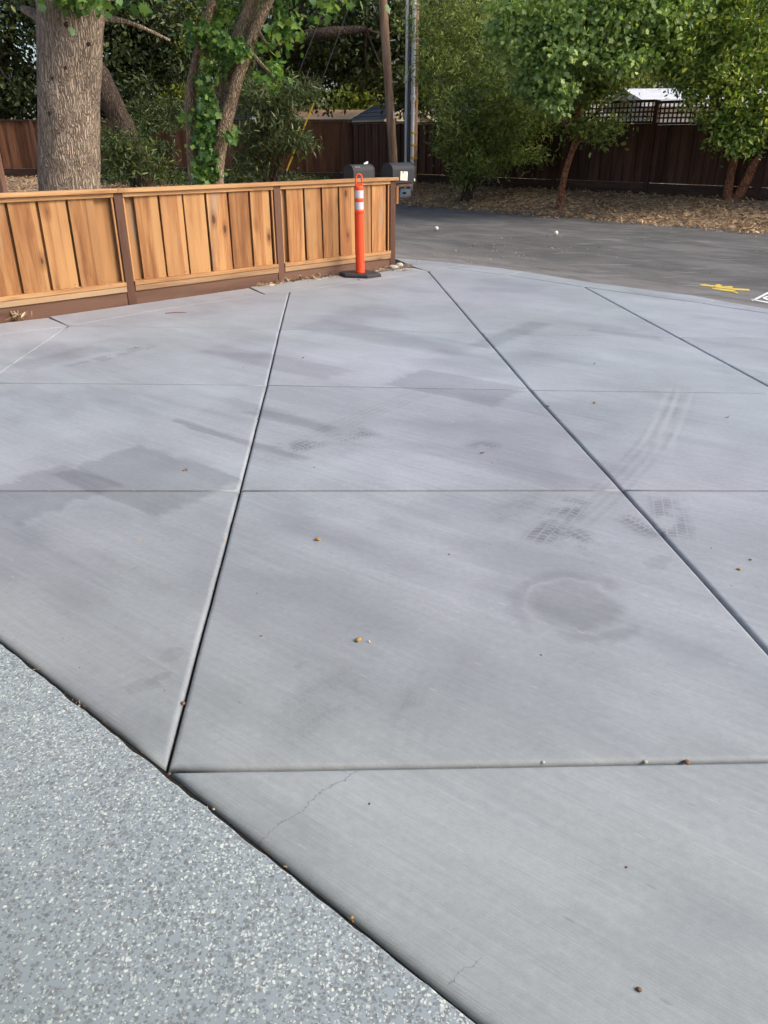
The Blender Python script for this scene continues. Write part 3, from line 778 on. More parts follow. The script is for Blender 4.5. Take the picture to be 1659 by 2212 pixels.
# the garage the floor belongs to: open door, walls, ceiling and roof edge
foot = E0 + ED * (-E0).dot(ED)
gar = thing('garage', 'garage with its wide door open around the flake coated floor', 'garage', (foot.x, foot.y, 0), math.atan2(ED.y, ED.x))
DEP, HW, HC = 6.4, 3.1, 3.0
sg = -1 if EN.dot(Vector((-ED.y, ED.x, 0))) > 0 else 1     # local y toward the back of the garage
for sx in (-1, 1):
    MB().box((0, 0, 0), (0.14, DEP, HC + 0.05)).build('side_wall', M['plaster'], gar, (sx * (HW + 0.38), sg * (DEP / 2 + 0.10), HC / 2 - 0.025))
    MB().box((0, 0, 0), (0.45, 0.14, HC)).build('jamb', M['plaster'], gar, (sx * (HW + 0.228), sg * 0.02, HC / 2))
MB().box((0, 0, 0), (2 * HW + 0.9, 0.14, HC + 0.05)).build('back_wall', M['plaster'], gar, (0, sg * (DEP + 0.175), HC / 2 - 0.025))
MB().box((0, 0, 0), (2 * HW, 0.14, 0.36)).build('header', M['plaster'], gar, (0, sg * 0.02, HC - 0.18))
MB().box((0, 0, 0), (2 * HW + 0.92, DEP + 0.35, 0.10)).build('ceiling', M['plaster'], gar, (0, sg * (DEP / 2 + 0.12), HC + 0.052))
MB().box((0, 0, 0), (2 * HW + 1.2, DEP + 0.6, 0.16)).build('roof', M['dark_shingle'], gar, (0, sg * (DEP / 2 + 0.15), HC + 0.19))

# ------------------------------------------------------------------ near cedar fence
F0, F3 = Vector((-3.545, 7.18, 0)), Vector((0.076, 10.48, 0))
FD = (F3 - F0).normalized(); FA = math.atan2(FD.y, FD.x)
FN = Vector((FD.y, -FD.x, 0))                        # faces the driveway
def along(u):                                        # distance from the end post back to a picture column
    k = (u - CX) / FPX; lo, hi = -12.0, 3.0
    for _ in range(50):
        m = (lo + hi) / 2; q = F3 + FD * m
        t = q.y * CP + (CAM_H - 0.5) * SP
        if q.x / t < k: lo = m
        else: hi = m
    return lo
S1, S2 = along(266), along(598)
posts = [S1 - 2.45, S1, S2, 0.0]
fence = thing('cedar_fence', 'low new cedar board fence with brown posts along the driveway edge', 'fence', F3, FA)
HCAP = 1.07
NAIL = MB().box((0, 0, 0), (0.008, 0.003, 0.008), ch=0.002).mesh('nail_head')
for s in posts:
    zt = HCAP - 0.035
    MB().box((0, 0, 0), (0.092, 0.092, zt + 0.1), ch=0.004).build('post', M['treated'], fence, (s, -0.012, (zt - 0.1) / 2))
def rail(name, x0, x1, y, z, dy, dz, mat, rx=0.0):
    m = MB(); m.box((0, 0, 0), (dy, dz, x1 - x0), ch=0.003)
    m.v = [(z_, x_, y_) for x_, y_, z_ in m.v]; m.f = [f[::-1] for f in m.f]
    # local x along the fence
    return m.build(name, mat, fence, ((x0 + x1) / 2, y, z), (rx, 0, 0))
capj = [posts[0] - 0.1, S1 - 0.02, S2 + 0.9, 0.06]
rail('cap_rail', posts[0] - 0.3, S1 - 0.012, -0.015, HCAP - 0.018, 0.145, 0.036, M['cedar_rail'])
rail('cap_rail', S1 - 0.009, 0.07, -0.015, HCAP - 0.019, 0.145, 0.036, M['cedar_rail'])
for i in range(3):
    x0, x1 = posts[i] + 0.047, posts[i + 1] - 0.047
    rail('top_trim', x0, x1, -0.046, HCAP - 0.0565, 0.022, 0.04, M['cedar_rail'])
    rail('bottom_rail', x0, x1, -0.030, 0.185, 0.085, 0.038, M['cedar_rail'])
    rail('rail_face', x0, x1, -0.056, 0.136, 0.018, 0.055, M['cedar_grey'])
    rail('kickboard', x0, x1, -0.030, 0.045, 0.038, 0.232, M['treated_rail'])
    MB().box((0, 0, 0), (0.020, 0.022, 0.84), ch=0.002).build('edge_trim', M['cedar_trim'], fence, (x1 - 0.012, -0.030, 0.625))
    MB().box((0, 0, 0), (0.018, 0.022, 0.84), ch=0.002).build('edge_trim', M['cedar_trim'], fence, (x0 + 0.010, -0.030, 0.625))
    # recessed boards behind the gaps, then the proud front boards
    rr = random.Random(i + 3)
    lead, tail = ((0.02, 0.17), (0.125, 0.03), (0.09, 0.03))[i]
    nb = round((x1 - x0 - lead - tail) / 0.275); pitch = (x1 - x0 - lead - tail) / nb
    for k in range(nb + 1):
        xc = x0 + lead + pitch * k - 0.06
        hw = 0.10
        xa, xb = max(xc - hw, x0 - 0.035), min(xc + hw, x1 + 0.035)
        if k == nb and tail > 0.1: xa, xb = x1 - tail - 0.05, x1 + 0.035
        if k == 0 and lead > 0.06: xa, xb = x0 - 0.035, x0 + lead + 0.05
        if k == nb and tail < 0.1: xa, xb = x1 - 0.12, x1 + 0.035
        if xb - xa > 0.04:
            MB().box((0, 0, 0), (xb - xa, 0.018, 0.84), ch=0.002).build('board', M['cedar'], fence, ((xa + xb) / 2, 0.024 + 0.001 * (k % 2), 0.625))
    for k in range(nb):
        gap = rr.uniform(0.018, 0.030)
        xf = x0 + lead + pitch * k; wf = pitch - gap
        fb = MB().box((0, 0, 0), (wf, 0.019, 0.84), ch=0.002).build('board', M['cedar'], fence, (xf + wf / 2, -0.020 - 0.004 * rr.random(), 0.625), (0, rr.uniform(-0.006, 0.006), rr.uniform(-0.02, 0.015)))
        for nx_ in (-0.36, 0.36):
            for nz_ in (-0.39, 0.37):
                link('nail_head', NAIL, M['galv_dark'], fb, (wf * nx_, -0.0105, nz_))
# mailbox bracket board fixed to the end post
MB().box((0, 0, 0), (0.04, 0.09, 0.20), ch=0.003).build('bracket', M['cedar'], fence, (0.070, -0.02, 0.86))
fence_d = MB().box((0, 0, 0), (0.34, 0.15, 0.03), ch=0.003).build('mailbox_shelf', M['treated'], fence, (0.225, 0.085, 0.966))

# ------------------------------------------------------------------ delineator post
dp = G(778, 596)
dl = thing('delineator_post', 'orange plastic delineator post with two white bands in front of the cedar fence', 'traffic post', dp)
hexr = [(0.245 * math.cos(R(a)) * (1.08 if a in (0, 180) else 1), 0.22 * math.sin(R(a))) for a in (0, 55, 125, 180, 235, 305)]
hext = [(x * 0.93, y * 0.91) for x, y in hexr]
mb = MB(); mb.prism(hexr, 0.002, 0.026); base = mb.build('base', M['rubber'], dl, rot=(0, 0, R(-14)))
mb = MB(); mb.prism([(x * 0.999, y * 0.999) for x, y in hexr], 0.026, 0.042, hext); mb.build('base_top', M['rubber'], dl, rot=(0, 0, R(-14)))
for sx in (-1, 1):
    MB().box((0, 0, 0), (0.045, 0.012, 0.012), 0.5).build('base_slot', M['mail_black'], base, (sx * 0.15, 0.05 * sx, 0.040))
mb = MB(); mb.lathe([(0.056, 0.038), (0.060, 0.044), (0.060, 0.058), (0.054, 0.064), (0.0525, 0.42), (0.050, 0.70), (0.051, 0.715), (0.057, 0.722), (0.058, 0.742), (0.052, 0.750), (0.049, 0.752), (0.049, 0.838), (0.0505, 0.842), (0.0505, 0.872), (0.049, 0.876), (0.049, 0.964), (0.0505, 0.968), (0.0505, 0.995), (0.046, 1.008), (0.02, 1.012)], 32)
mb.build('tube', M['orange'], dl, smooth=True)
for z0, z1 in ((0.7545, 0.836), (0.878, 0.962)):
    MB().lathe([(0.0497, z0), (0.0499, z0 + 0.001), (0.0499, z1 - 0.001), (0.0497, z1)], 32).build('reflective_band', M['reflect'], dl, smooth=True)
pts = [(-0.034, 0, 0.99), (-0.034, 0, 1.06), (-0.033, 0, 1.10)] + [(-0.033 * math.cos(R(a)), 0, 1.10 + 0.036 * math.sin(R(a))) for a in (30, 60, 90, 120, 150)] + [(0.033, 0, 1.10), (0.034, 0, 1.06), (0.034, 0, 0.99)]
mb = MB(); mb.tube(pts, 0.0095, 10); mb.box((0, 0, 1.02), (0.06, 0.03, 0.03)); mb.build('handle', M['orange'], dl, smooth=True, rot=(0, 0, 0.1))

# ------------------------------------------------------------------ mailboxes
def mailbox(label, loc, rz, mat, detail):
    o = thing('mailbox', label, 'mailbox', loc, rz, 'mailboxes at the end of the cedar fence')
    Lh, w, h = 0.235, 0.088, 0.15
    prof = [(-w, 0.0), (w, 0.0), (w, h)] + [(w * math.cos(R(a)), h + 0.085 * math.sin(R(a))) for a in (20, 45, 70, 90, 110, 135, 160)] + [(-w, h)]
    n = len(prof)
    def ext(x0, x1, s, nm):
        m = MB()
        m.add([(x, y * s, 0.115 + (z - 0.115) * s) for x in (x0, x1) for y, z in prof], [tuple(range(n - 1, -1, -1)), tuple(range(n, 2 * n))] + [(i, (i + 1) % n, n + (i + 1) % n, n + i) for i in range(n)])
        return m.build(nm, mat, o, smooth=True)
    ext(-Lh, Lh, 1.0, 'body')
    ext(Lh + 0.001, Lh + 0.012, 1.045, 'door')
    ext(-Lh - 0.010, -Lh - 0.001, 1.03, 'back_cap')
    MB().box((0, 0, 0), (2 * Lh - 0.06, 0.13, 0.02)).build('base_plate', M['mail_black'], o, (0, 0, -0.0105))
    MB().box((0, 0, 0), (0.014, 0.02, 0.03)).build('latch', mat, o, (Lh + 0.018, 0, 0.215))
    if detail == 1:
        lb = MB().box((0, 0, 0), (0.155, 0.002, 0.105)).build('address_label', M['paper'], o, (-0.005, -w - 0.0015, 0.082), (0, 0.06, 0))
        for dx in (-0.022, 0.002, 0.024):
            MB().box((0, 0, 0), (0.006, 0.001, 0.07)).build('worn_numeral', M['ink'], lb, (dx, -0.0016, 0))
        MB().box((0, 0, 0), (0.02, 0.001, 0.025)).build('torn_corner', mat, lb, (-0.025, -0.0016, 0.042))
        MB().box((0, 0, 0), (0.02, 0.012, 0.03)).build('flag_hinge', M['paper'], o, (Lh - 0.02, -w - 0.006, 0.03))
    else:
        MB().box((0, 0, 0), (0.10, 0.004, 0.03)).build('flag', M['galv'], o, (Lh - 0.05, w * 0.2, 0.245), (0, -0.25, 0))
        for dx in (-0.17, -0.13, -0.09):
            MB().box((0, 0, 0), (0.03, 0.002, 0.014)).build('scuffed_numeral', M['ink'], o, (dx, -w * 0.87, 0.205), (R(-35), 0, 0.3))
    return o
AX = R(53)
mailbox('black rounded mailbox with a torn white label beyond the fence end post', Vector((0.185, 10.70, 0.995)), AX, M['mail_black'], 1)
q = P(776, 384, 12.0)
mailbox('dark mailbox behind the cedar fence top beside the orange post', Vector((q.x, q.y, q.z - 0.06)), R(54), M['mail_grey'], 2)
sp = thing('mailbox_support', 'brown wooden post carrying the dark mailbox behind the cedar fence', 'post', (q.x, q.y, -0.06))
MB().box((0, 0, 0), (0.09, 0.09, q.z - 0.06 + 0.06 - 0.05), ch=0.004).build('post', M['treated'], sp, (0, 0, (q.z - 0.05) / 2))
MB().box((0, 0, 0), (0.40, 0.14, 0.03), ch=0.003).build('shelf', M['treated'], sp, (0, 0, q.z - 0.06 + 0.06 - 0.036), (0, 0, R(54)))

# ------------------------------------------------------------------ back fence with lattice
BC = Vector((-1.0, 25.8, 0)); BL = Vector((-15.5, 26.3, 0)); BR = Vector((11.0, 13.3, 0))
def back_fence(name, label, a, b, mat, top_px, lat_from):
    d = (b - a); L = d.length; d.normalize(); ang = math.atan2(d.y, d.x)
    o = thing(name, label, 'fence', (a.x, a.y, 0), ang)
    def topz(s):
        q = a + d * s
        x, y, w = ray(0, top_px); return CAM_H + q.y * w / y
    def gz(s):
        q = a + d * s; return ground_h(q.x, q.y)
    s = 0.0; rr = random.Random(len(name) + int(L)); k = 0
    nsec = max(1, round(L / 2.45)); sec = L / nsec
    tops = []
    for i in range(nsec):
        tops.append((topz(i * sec) + topz((i + 1) * sec)) / 2)
    for i in range(nsec + 1):
        t = max(tops[max(i - 1, 0)], tops[min(i, nsec - 1)]); lat = i * sec >= lat_from
        zt = t + (0.40 if lat else 0.0); zb = gz(i * sec) - 0.15
        MB().box((0, 0, 0), (0.09, 0.09, zt - zb), ch=0.004).build('post', M['stain'], o, (i * sec, -0.02, (zt + zb) / 2))
    for i in range(nsec):
        x0, x1 = i * sec + 0.047, (i + 1) * sec - 0.047; t = tops[i]
        zb = min(gz(x0), gz(x1)) - 0.05
        def hr(nm, z, dy, dz, y=-0.02):
            m = MB(); m.box((0, 0, 0), (dy, dz, x1 - x0)); m.v = [(c, p, q) for p, q, c in m.v]; m.f = [f[::-1] for f in m.f]
            m.build(nm, M['stain_rail'], o, ((x0 + x1) / 2, y, z))
        hr('cap_rail', t - 0.02, 0.13, 0.04)
        hr('kickboard', zb + 0.16, 0.03, 0.24, -0.015)
        n = round((x1 - x0) / 0.30); pt = (x1 - x0) / n; z0 = zb + 0.285; z1 = t - 0.045
        for j in range(n):
            MB().box((0, 0, 0), (pt * 0.62, 0.016, z1 - z0)).build('board', mat, o, (x0 + pt * (j + 0.22), 0.012 + 0.001 * (j % 2), (z0 + z1) / 2))
            wf = pt * rr.uniform(0.55, 0.64)
            MB().box((0, 0, 0), (wf, 0.017, z1 - z0)).build('board', mat, o, (x0 + pt * (j + 0.68), -0.012 - 0.002 * (j % 2), (z0 + z1) / 2), (0, 0, rr.uniform(-0.015, 0.015)))
        if i * sec >= lat_from:
            hr('lattice_rail', t + 0.385, 0.09, 0.05)
            zl0, zl1 = t + 0.002, t + 0.358
            m = max(3, round((x1 - x0) / 0.098))
            me = MB().box((0, 0, 0), (0.036, 0.008, zl1 - zl0)).mesh('slat')
            for j in range(m):
                link('slat', me, M['stain'], o, (x0 + (x1 - x0) * (j + 0.5) / m, -0.026, (zl0 + zl1) / 2))
            for j in range(3):
                mm = MB(); mm.box((0, 0, 0), (0.008, 0.034, x1 - x0)); mm.v = [(c, p, q) for p, q, c in mm.v]; mm.f = [f[::-1] for f in mm.f]
                mm.build('slat', M['stain_rail'], o, ((x0 + x1) / 2, -0.016, zl0 + 0.09 * (j + 1) - 0.005))
    return o
back_fence('board_fence', 'reddish brown board fence behind the large grey tree trunk', BL, BC, M['stain_red'], 258, 99)
back_fence('lattice_fence', 'dark brown board fence with a lattice top beyond the street', BC, BR, M['stain'], 263, 4.8)

# the tall post at the picture's left edge
q = P(4, 400, 8.6)
tp = thing('tall_post', 'tall reddish brown wooden post behind the left end of the cedar fence', 'post', (P(6, 400, 8.6).x - 0.03, 8.6, -0.06))
MB().box((0, 0, 0), (0.10, 0.10, 1.50), ch=0.006).build('shaft', M['treated_rail'], tp, (0, 0, 0.75))
MB().prism([(-0.05, -0.05), (0.05, -0.05), (0.05, 0.05), (-0.05, 0.05)], 0, 0.03, [(-0.03, -0.03), (0.03, -0.03), (0.03, 0.03), (-0.03, 0.03)]).build('cap', M['treated_rail'], tp, (0, 0, 1.5))

# ------------------------------------------------------------------ utility poles, conduits, guys
def gnd(x, y): return ground_h(x, y)
lp0 = P(855, 405, 22.8); lp0.z = gnd(lp0.x, lp0.y) - 0.1
lp1 = P(826, -20, 22.8); lp1 = lp0 + (lp1 - lp0) * 1.7
lean = thing('leaning_pole', 'weathered brown timber pole leaning left behind the black mailbox', 'pole', lp0)
dv = lp1 - lp0
mb = MB(); mb.tube([dv * (k / 10) for k in range(11)], [0.118 - 0.002 * k for k in range(11)], 18, 0.05, 3)
mb.build('shaft', M['pole'], lean, smooth=True)
w = P(846, 248, 22.8 - 0.14) - lp0
MB().box((0, 0, 0), (0.04, 0.012, 0.17)).build('tag', M['paper'], lean, w + Vector((0.055, 0.03, 0)), (0, 0, 0.5))
for vz in (88, 178):
    w = P(835 + (vz - 88) * 0.07, vz, 22.8) - lp0
    mb = MB(); mb.tube([w + Vector((0.08, -0.05, 0)), w + Vector((0.22, -0.06, 0.01))], 0.008, 6); mb.build('step_bolt', M['galv'], lean)
up0 = P(889, 408, 23.0); up0.z = gnd(up0.x, up0.y) - 0.1
upole = thing('utility_pole', 'upright brown utility pole with two grey conduits and yellow bands', 'utility pole', up0)
mb = MB(); mb.tube([(0, 0, 0.7 * k) for k in range(13)], [0.14 - 0.0015 * k for k in range(13)], 20, 0.03, 2)
mb.build('shaft', M['pole'], upole, smooth=True)
def conduit(dx, dy, r, jz, mat):
    mb = MB(); mb.tube([(dx, dy, 0.05), (dx, dy, jz)], r * 0.92, 14); mb.tube([(dx, dy, jz), (dx, dy, 8.0)], r, 14)
    c = mb.build('conduit', mat, upole, smooth=True)
    MB().lathe([(r * 1.22, jz - 0.06), (r * 1.25, jz - 0.05), (r * 1.25, jz + 0.05), (r * 1.22, jz + 0.06)], 14, (dx, dy, 0)).build('coupling', mat, c, smooth=True)
    for z in np.arange(0.7, 7.5, 1.25):
        MB().box((dx, dy, z), (r * 2.5, 0.02, 0.03)).build('strap', mat, c)
conduit(-0.175, -0.125, 0.039, 2.75, M['galv'])
conduit(-0.005, -0.195, 0.052, 2.3, M['galv'])
mb = MB(); mb.tube([(-0.095, -0.15, 0.05), (-0.095, -0.15, 8.0)], 0.03, 10); mb.build('dark_gap_tube', M['galv_dark'], upole, smooth=True)  # dark tube added to fill the dark gap between the conduits
for vz in (287, 314, 341):
    z = P(889, vz, 22.8).z - up0.z
    mb = MB(); mb.lathe([(0.054, z - 0.024), (0.0545, z - 0.023), (0.0545, z + 0.023), (0.054, z + 0.024)], 14, (-0.005, -0.195, 0)); mb.box((0.085, -0.142, z), (0.11, 0.02, 0.044)); mb.build('yellow_band', M['yellow'], upole)
z = P(889, 225, 22.8).z - up0.z
tg = MB().box((0, 0, 0), (0.03, 0.012, 0.20)).build('tag', M['red'], upole, (0.058, -0.142, z))
MB().box((0, 0, 0), (0.022, 0.006, 0.19)).build('tag_stripe', M['yellow'], tg, (0.027, 0.0, 0.02))
pb = P(876, 408, 22.3)
bx = thing('utility_pedestal', 'small grey utility pedestal at the foot of the utility pole', 'pedestal', (pb.x, pb.y, gnd(pb.x, pb.y) - 0.03))
MB().prism([(0.16 * math.cos(R(a)), 0.14 * math.sin(R(a))) for a in range(0, 360, 30)], 0, 0.20, [(0.14 * math.cos(R(a)), 0.12 * math.sin(R(a))) for a in range(0, 360, 30)]).build('housing', M['galv'], bx, smooth=True)
MB().box((0, 0, 0), (0.10, 0.012, 0.05)).build('vent', M['mail_black'], bx, (-0.03, -0.137, 0.11))
def guy(label, foot, mid, top, Y):
    a = P(*foot, Y); b = P(*mid, Y); a.z = max(a.z, gnd(a.x, a.y)); c = P(*top, Y - 0.5); c = b + (c - b) * 1.8
    o = thing('guy_wire', label, 'guy wire', a, 0, 'guy wires beside the shrub')
    mb = MB(); mb.tube([(0, 0, 0), b - a], 0.022, 8); mb.build('guard', M['yellow'], o, smooth=True)
    mb = MB(); mb.tube([b - a, c - a], 0.008, 5); mb.build('cable', M['cable'], o)
    mb = MB(); mb.tube([(0, 0, -0.2), (0, 0, 0.03)], 0.012, 6); mb.build('anchor_rod', M['galv_dark'], o)
guy('guy wire with a long yellow plastic guard right of the narrow leaved shrub', (619, 369), (678, 222), (754, 14), 22.0)
guy('guy wire whose yellow guard is half hidden inside the narrow leaved shrub', (576, 369), (606, 257), (690, 45), 22.3)

# ------------------------------------------------------------------ houses beyond the fences
def house(name, label, corner, ang, lx, ly, zb, ze, rise, wallm, roofm, over=0.35, windows=(), hip=0.0):
    """corner = near eave corner; ridge runs along local x; gable ends at local x=0 and lx."""
    o = thing(name, label, 'house', (corner[0], corner[1], zb), ang)
    H = ze - zb
    mb = MB()
    vs = [(0, 0, 0), (lx, 0, 0), (lx, ly, 0), (0, ly, 0), (0, 0, H), (lx, 0, H), (lx, ly, H), (0, ly, H), (0, ly / 2, H + rise - 0.02), (lx, ly / 2, H + rise - 0.02)]
    mb.add(vs, [(0, 1, 5, 4), (2, 3, 7, 6), (3, 0, 4, 8, 7), (1, 2, 6, 9, 5)])
    mb.build('wall', wallm, o)
    sl = rise / (ly / 2); th = 0.06
    rf = None
    for sgn in (0, 1):
        y0 = -over if sgn == 0 else ly + over; z0 = H - over * sl
        vs = []
        for dz in (0.0, th):
            vs += [(-over, y0, z0 + dz), (lx + over, y0, z0 + dz), (lx + over - hip, ly / 2, H + rise + dz), (-over + hip, ly / 2, H + rise + dz)]
        fs = [(0, 1, 2, 3), (7, 6, 5, 4), (0, 4, 5, 1), (1, 5, 6, 2), (2, 6, 7, 3), (3, 7, 4, 0)]
        m = MB(); m.add(vs, fs if sgn else [f[::-1] for f in fs]); rf = m.build('roof_plane', roofm, o)
        nrow = max(4, int(ly / 2 / 0.28))
        for k in range(1, nrow):
            f = k / nrow; y = y0 + (ly / 2 - y0) * f; z = z0 + (H + rise - z0) * f + th
            m = MB(); m.box((0, 0, 0), (lx + 2 * over - 2 * hip * f - 0.02, 0.05, 0.012)); m.build('shingle_course', roofm, rf, (lx / 2, y, z + 0.004), (math.atan(sl) * (1 if sgn == 0 else -1), 0, 0))
        m = MB(); m.box((0, 0, 0), (lx + 2 * over, 0.03, 0.16)); m.build('fascia', wallm, o, (lx / 2, y0 + (-0.016 if sgn == 0 else 0.016), z0 - 0.02))
    if not hip:
        for xx in (-over - 0.016, lx + over + 0.016):
            for sgn in (0, 1):
                y0 = -over if sgn == 0 else ly + over
                m = MB(); Ls = math.hypot(ly / 2 + over, rise + over * sl)
                m.box((0, 0, 0), (0.03, Ls, 0.16)); m.build('barge_board', wallm, o, (xx, (y0 + ly / 2) / 2, H + (rise - over * sl) / 2 - 0.02), (math.atan(sl) * (1 if sgn == 0 else -1), 0, 0))
    for (wx, wz, ww, wh) in windows:
        w_ = MB().box((0, 0, 0), (ww, 0.05, wh)).build('window', M['white_wall'], o, (wx, -0.02, wz))
        MB().box((0, 0, 0), (ww - 0.12, 0.02, wh - 0.12)).build('pane', M['glass'], w_, (0, -0.03, 0))
    return o
c = P(1388, 218, 22.5)
house('white_house', 'white sided house with a white roof above the lattice fence', (c.x + 0.4, c.y + 0.35), R(-6), 8.0, 5.6, 0.2, c.z + 0.02, 0.36, M['white_wall'], M['white_roof'], windows=((1.6, 1.4, 1.0, 0.9), (4.5, 1.4, 1.2, 0.9)))
c = P(834, 258, 29.0); c -= Vector((math.cos(R(-62)), math.sin(R(-62)), 0)) * 2.6
house('gabled_shed', 'cream gabled shed with dark slate shingles behind the leaning pole', (c.x, c.y), R(-62), 2.6, 1.9, 0.2, c.z, 0.46, M['cream'], M['slate'], 0.14)
c = P(640, 256, 34.0)
house('tan_roof_house', 'low house with a tan roof left of the slate roofed shed', (c.x - 1.5, c.y), R(4), 9.0, 6.0, 0.2, c.z, 0.34, M['cream'], M['tan_roof'])
c = P(965, 262, 30.0)
house('grey_house', 'grey house with a white window right of the utility pole', (c.x - 0.6, c.y), R(2), 5.0, 5.0, 0.2, c.z + 0.5, 0.7, M['grey_wall'], M['slate'], windows=((0.7, 2.05, 0.5, 0.7), (2.6, 1.9, 0.9, 0.7)))
c = P(400, 262, 31.0)
house('dark_roof_house', 'house with a dark gabled roof behind the ivy clad trunks', (c.x - 0.3, c.y), R(-8), 2.4, 4.2, 0.2, c.z + 0.05, 0.62, M['grey_wall'], M['dark_shingle'])

# ------------------------------------------------------------------ foliage
TEMPL = {
    'oval': ([(0, 0, 0), (.3, .21, .05), (.7, .19, .05), (1, 0, -.05), (.7, -.19, .05), (.3, -.21, .05)], [(0, 1, 2, 3), (0, 3, 4, 5)]),
    'long': ([(0, 0, 0), (.35, .12, .03), (.7, .10, .0), (1, 0, -.1), (.7, -.10, .0), (.35, -.12, .03)], [(0, 1, 2, 3), (0, 3, 4, 5)]),
    'narrow': ([(0, 0, 0), (.5, .075, .02), (1, 0, -.08), (.5, -.075, .02)], [(0, 1, 2, 3)]),
    'maple': ([(0, 0, 0), (.12, .34, .04), (.38, .26, .03), (.50, .52, .02), (.68, .24, .0), (1.02, 0, -.06), (.68, -.24, .0), (.50, -.52, .02), (.38, -.26, .03), (.12, -.34, .04)],
              [(0, 1, 2), (0, 2, 3, 4), (0, 4, 5), (0, 5, 6), (0, 6, 7, 8), (0, 8, 9)]),
}
def leaf_mesh(name, C, size, shape='oval', up=0.6, droop=0.3, out=None, svar=0.5):
    n = len(C); tv, tf = TEMPL[shape]; tv = np.array(tv); k = len(tv)
    N = rng.normal(size=(n, 3)); N /= np.linalg.norm(N, axis=1, keepdims=True)
    N += np.array([0, 0, up])
    if out is not None: N += out * 0.6
    N /= np.linalg.norm(N, axis=1, keepdims=True)
    A = rng.normal(size=(n, 3)); A[:, 2] -= droop
    if out is not None: A += out * 0.5
    A -= N * np.sum(A * N, axis=1, keepdims=True); A /= np.linalg.norm(A, axis=1, keepdims=True) + 1e-9
    B = np.cross(N, A)
    s = size * (1 + svar * rng.uniform(-1, 1, n))[:, None, None]
    V = C[:, None, :] + s * (tv[None, :, 0:1] * A[:, None, :] + tv[None, :, 1:2] * B[:, None, :] + tv[None, :, 2:3] * N[:, None, :])
    me = bpy.data.meshes.new(name)
    nl = np.array([len(f) for f in tf]); loops = np.concatenate([np.array(f) for f in tf])
    me.vertices.add(n * k); me.vertices.foreach_set('co', V.reshape(-1))
    L = (loops[None, :] + (np.arange(n) * k)[:, None]).reshape(-1)
    me.loops.add(len(L)); me.loops.foreach_set('vertex_index', L.astype(np.int32))
    cnt = np.tile(nl, n); me.polygons.add(len(cnt))
    me.polygons.foreach_set('loop_start', np.concatenate([[0], np.cumsum(cnt)[:-1]]).astype(np.int32))
    me.update(calc_edges=True); me.validate()
    return me
def crown_points(blobs, clump=34, sig=0.24, shell=0.55):
    """blobs: (centre, radii, number of leaves). Returns leaf centres, outward vectors, clump centres."""
    Cs, Os, Ks = [], [], []
    full = []
    for c, r, n in blobs:                 # ragged edge: a quarter of the leaves hang in small outlying sprays
        r = np.array(r if hasattr(r, '__len__') else (r, r, r), float); c = np.array(c, float)
        if n < 300: full.append((c, r, n)); continue
        full.append((c, r, int(n * 0.74)))
        k = 9; sub = max(30, int(n * 0.26 / k))
        for _ in range(k):
            d = rng.normal(size=3); d /= np.linalg.norm(d); d[2] = d[2] * 0.8 - 0.12
            full.append((c + d * r * rng.uniform(0.9, 1.22), r * rng.uniform(0.16, 0.34), sub))
    for c, r, n in full:
        c = np.array(c); r = np.array(r if hasattr(r, '__len__') else (r, r, r), float)
        m = max(3, n // clump)
        d = rng.normal(size=(m, 3)); d /= np.linalg.norm(d, axis=1, keepdims=True)
        rad = (shell + (1 - shell) * rng.random(m)) * rng.random(m) ** 0.22
        K = c + d * rad[:, None] * r * (1 + 0.12 * rng.normal(size=(m, 1)))
        sz = np.maximum(4, (clump * rng.gamma(2.2, 1 / 2.2, m)).astype(int))
        idx = np.repeat(np.arange(m), sz)
        sg = sig * rng.uniform(0.55, 1.35, m)
        X = K[idx] + rng.normal(size=(len(idx), 3)) * sg[idx][:, None] * np.array([1, 1, 0.62])
        O = X - c; O /= np.linalg.norm(O, axis=1, keepdims=True) + 1e-9
        Cs.append(X); Os.append(O); Ks.append(K)
    return np.concatenate(Cs), np.concatenate(Os), np.concatenate(Ks)
def tree(name, label, cat, base, stems, blobs, leaf, lsize, shape, bark, group=None, clump=34, sig=0.24, up=0.6, droop=0.3, twigs=14, sides=10, wob=0.18, shell=0.55, minz=None):
    base = Vector(base)
    o = thing(name, label, cat, base, 0, group)
    X, O, K = crown_points(blobs, clump, sig, shell)
    if minz is not None:
        keep = X[:, 2] > minz; X, O = X[keep], O[keep]
    mb = MB()
    for pts, rad in stems:
        mb.tube([Vector(p) - base for p in pts], rad, sides, wob, 4, seed=base.x)
    if twigs:
        tops = [(Vector(p) - base, r) for pts, rad in stems for p, r in list(zip(pts, rad))[len(pts) // 2:]]
        for i in rng.choice(len(K), min(twigs, len(K)), replace=False):
            k = Vector(K[i]) - base
            a, r = min(tops, key=lambda q: (q[0] - k).length)
            m = a.lerp(k, 0.5) + Vector(rng.normal(size=3)) * 0.10 * (k - a).length
            r = min(r * 0.5, 0.05)
            mb.tube([a, m, k], [r, r * 0.65, r * 0.25], 6, 0.1, 3)
    mb.build('trunk', bark, o, smooth=True)
    link('crown', leaf_mesh('crown', X - np.array(base), lsize, shape, up, droop, O), leaf, o)
    return o
def base_at(u, Y, z=None):
    x = P(u, 400, Y).x
    return Vector((x, Y, gnd(x, Y) - 0.08 if z is None else z))

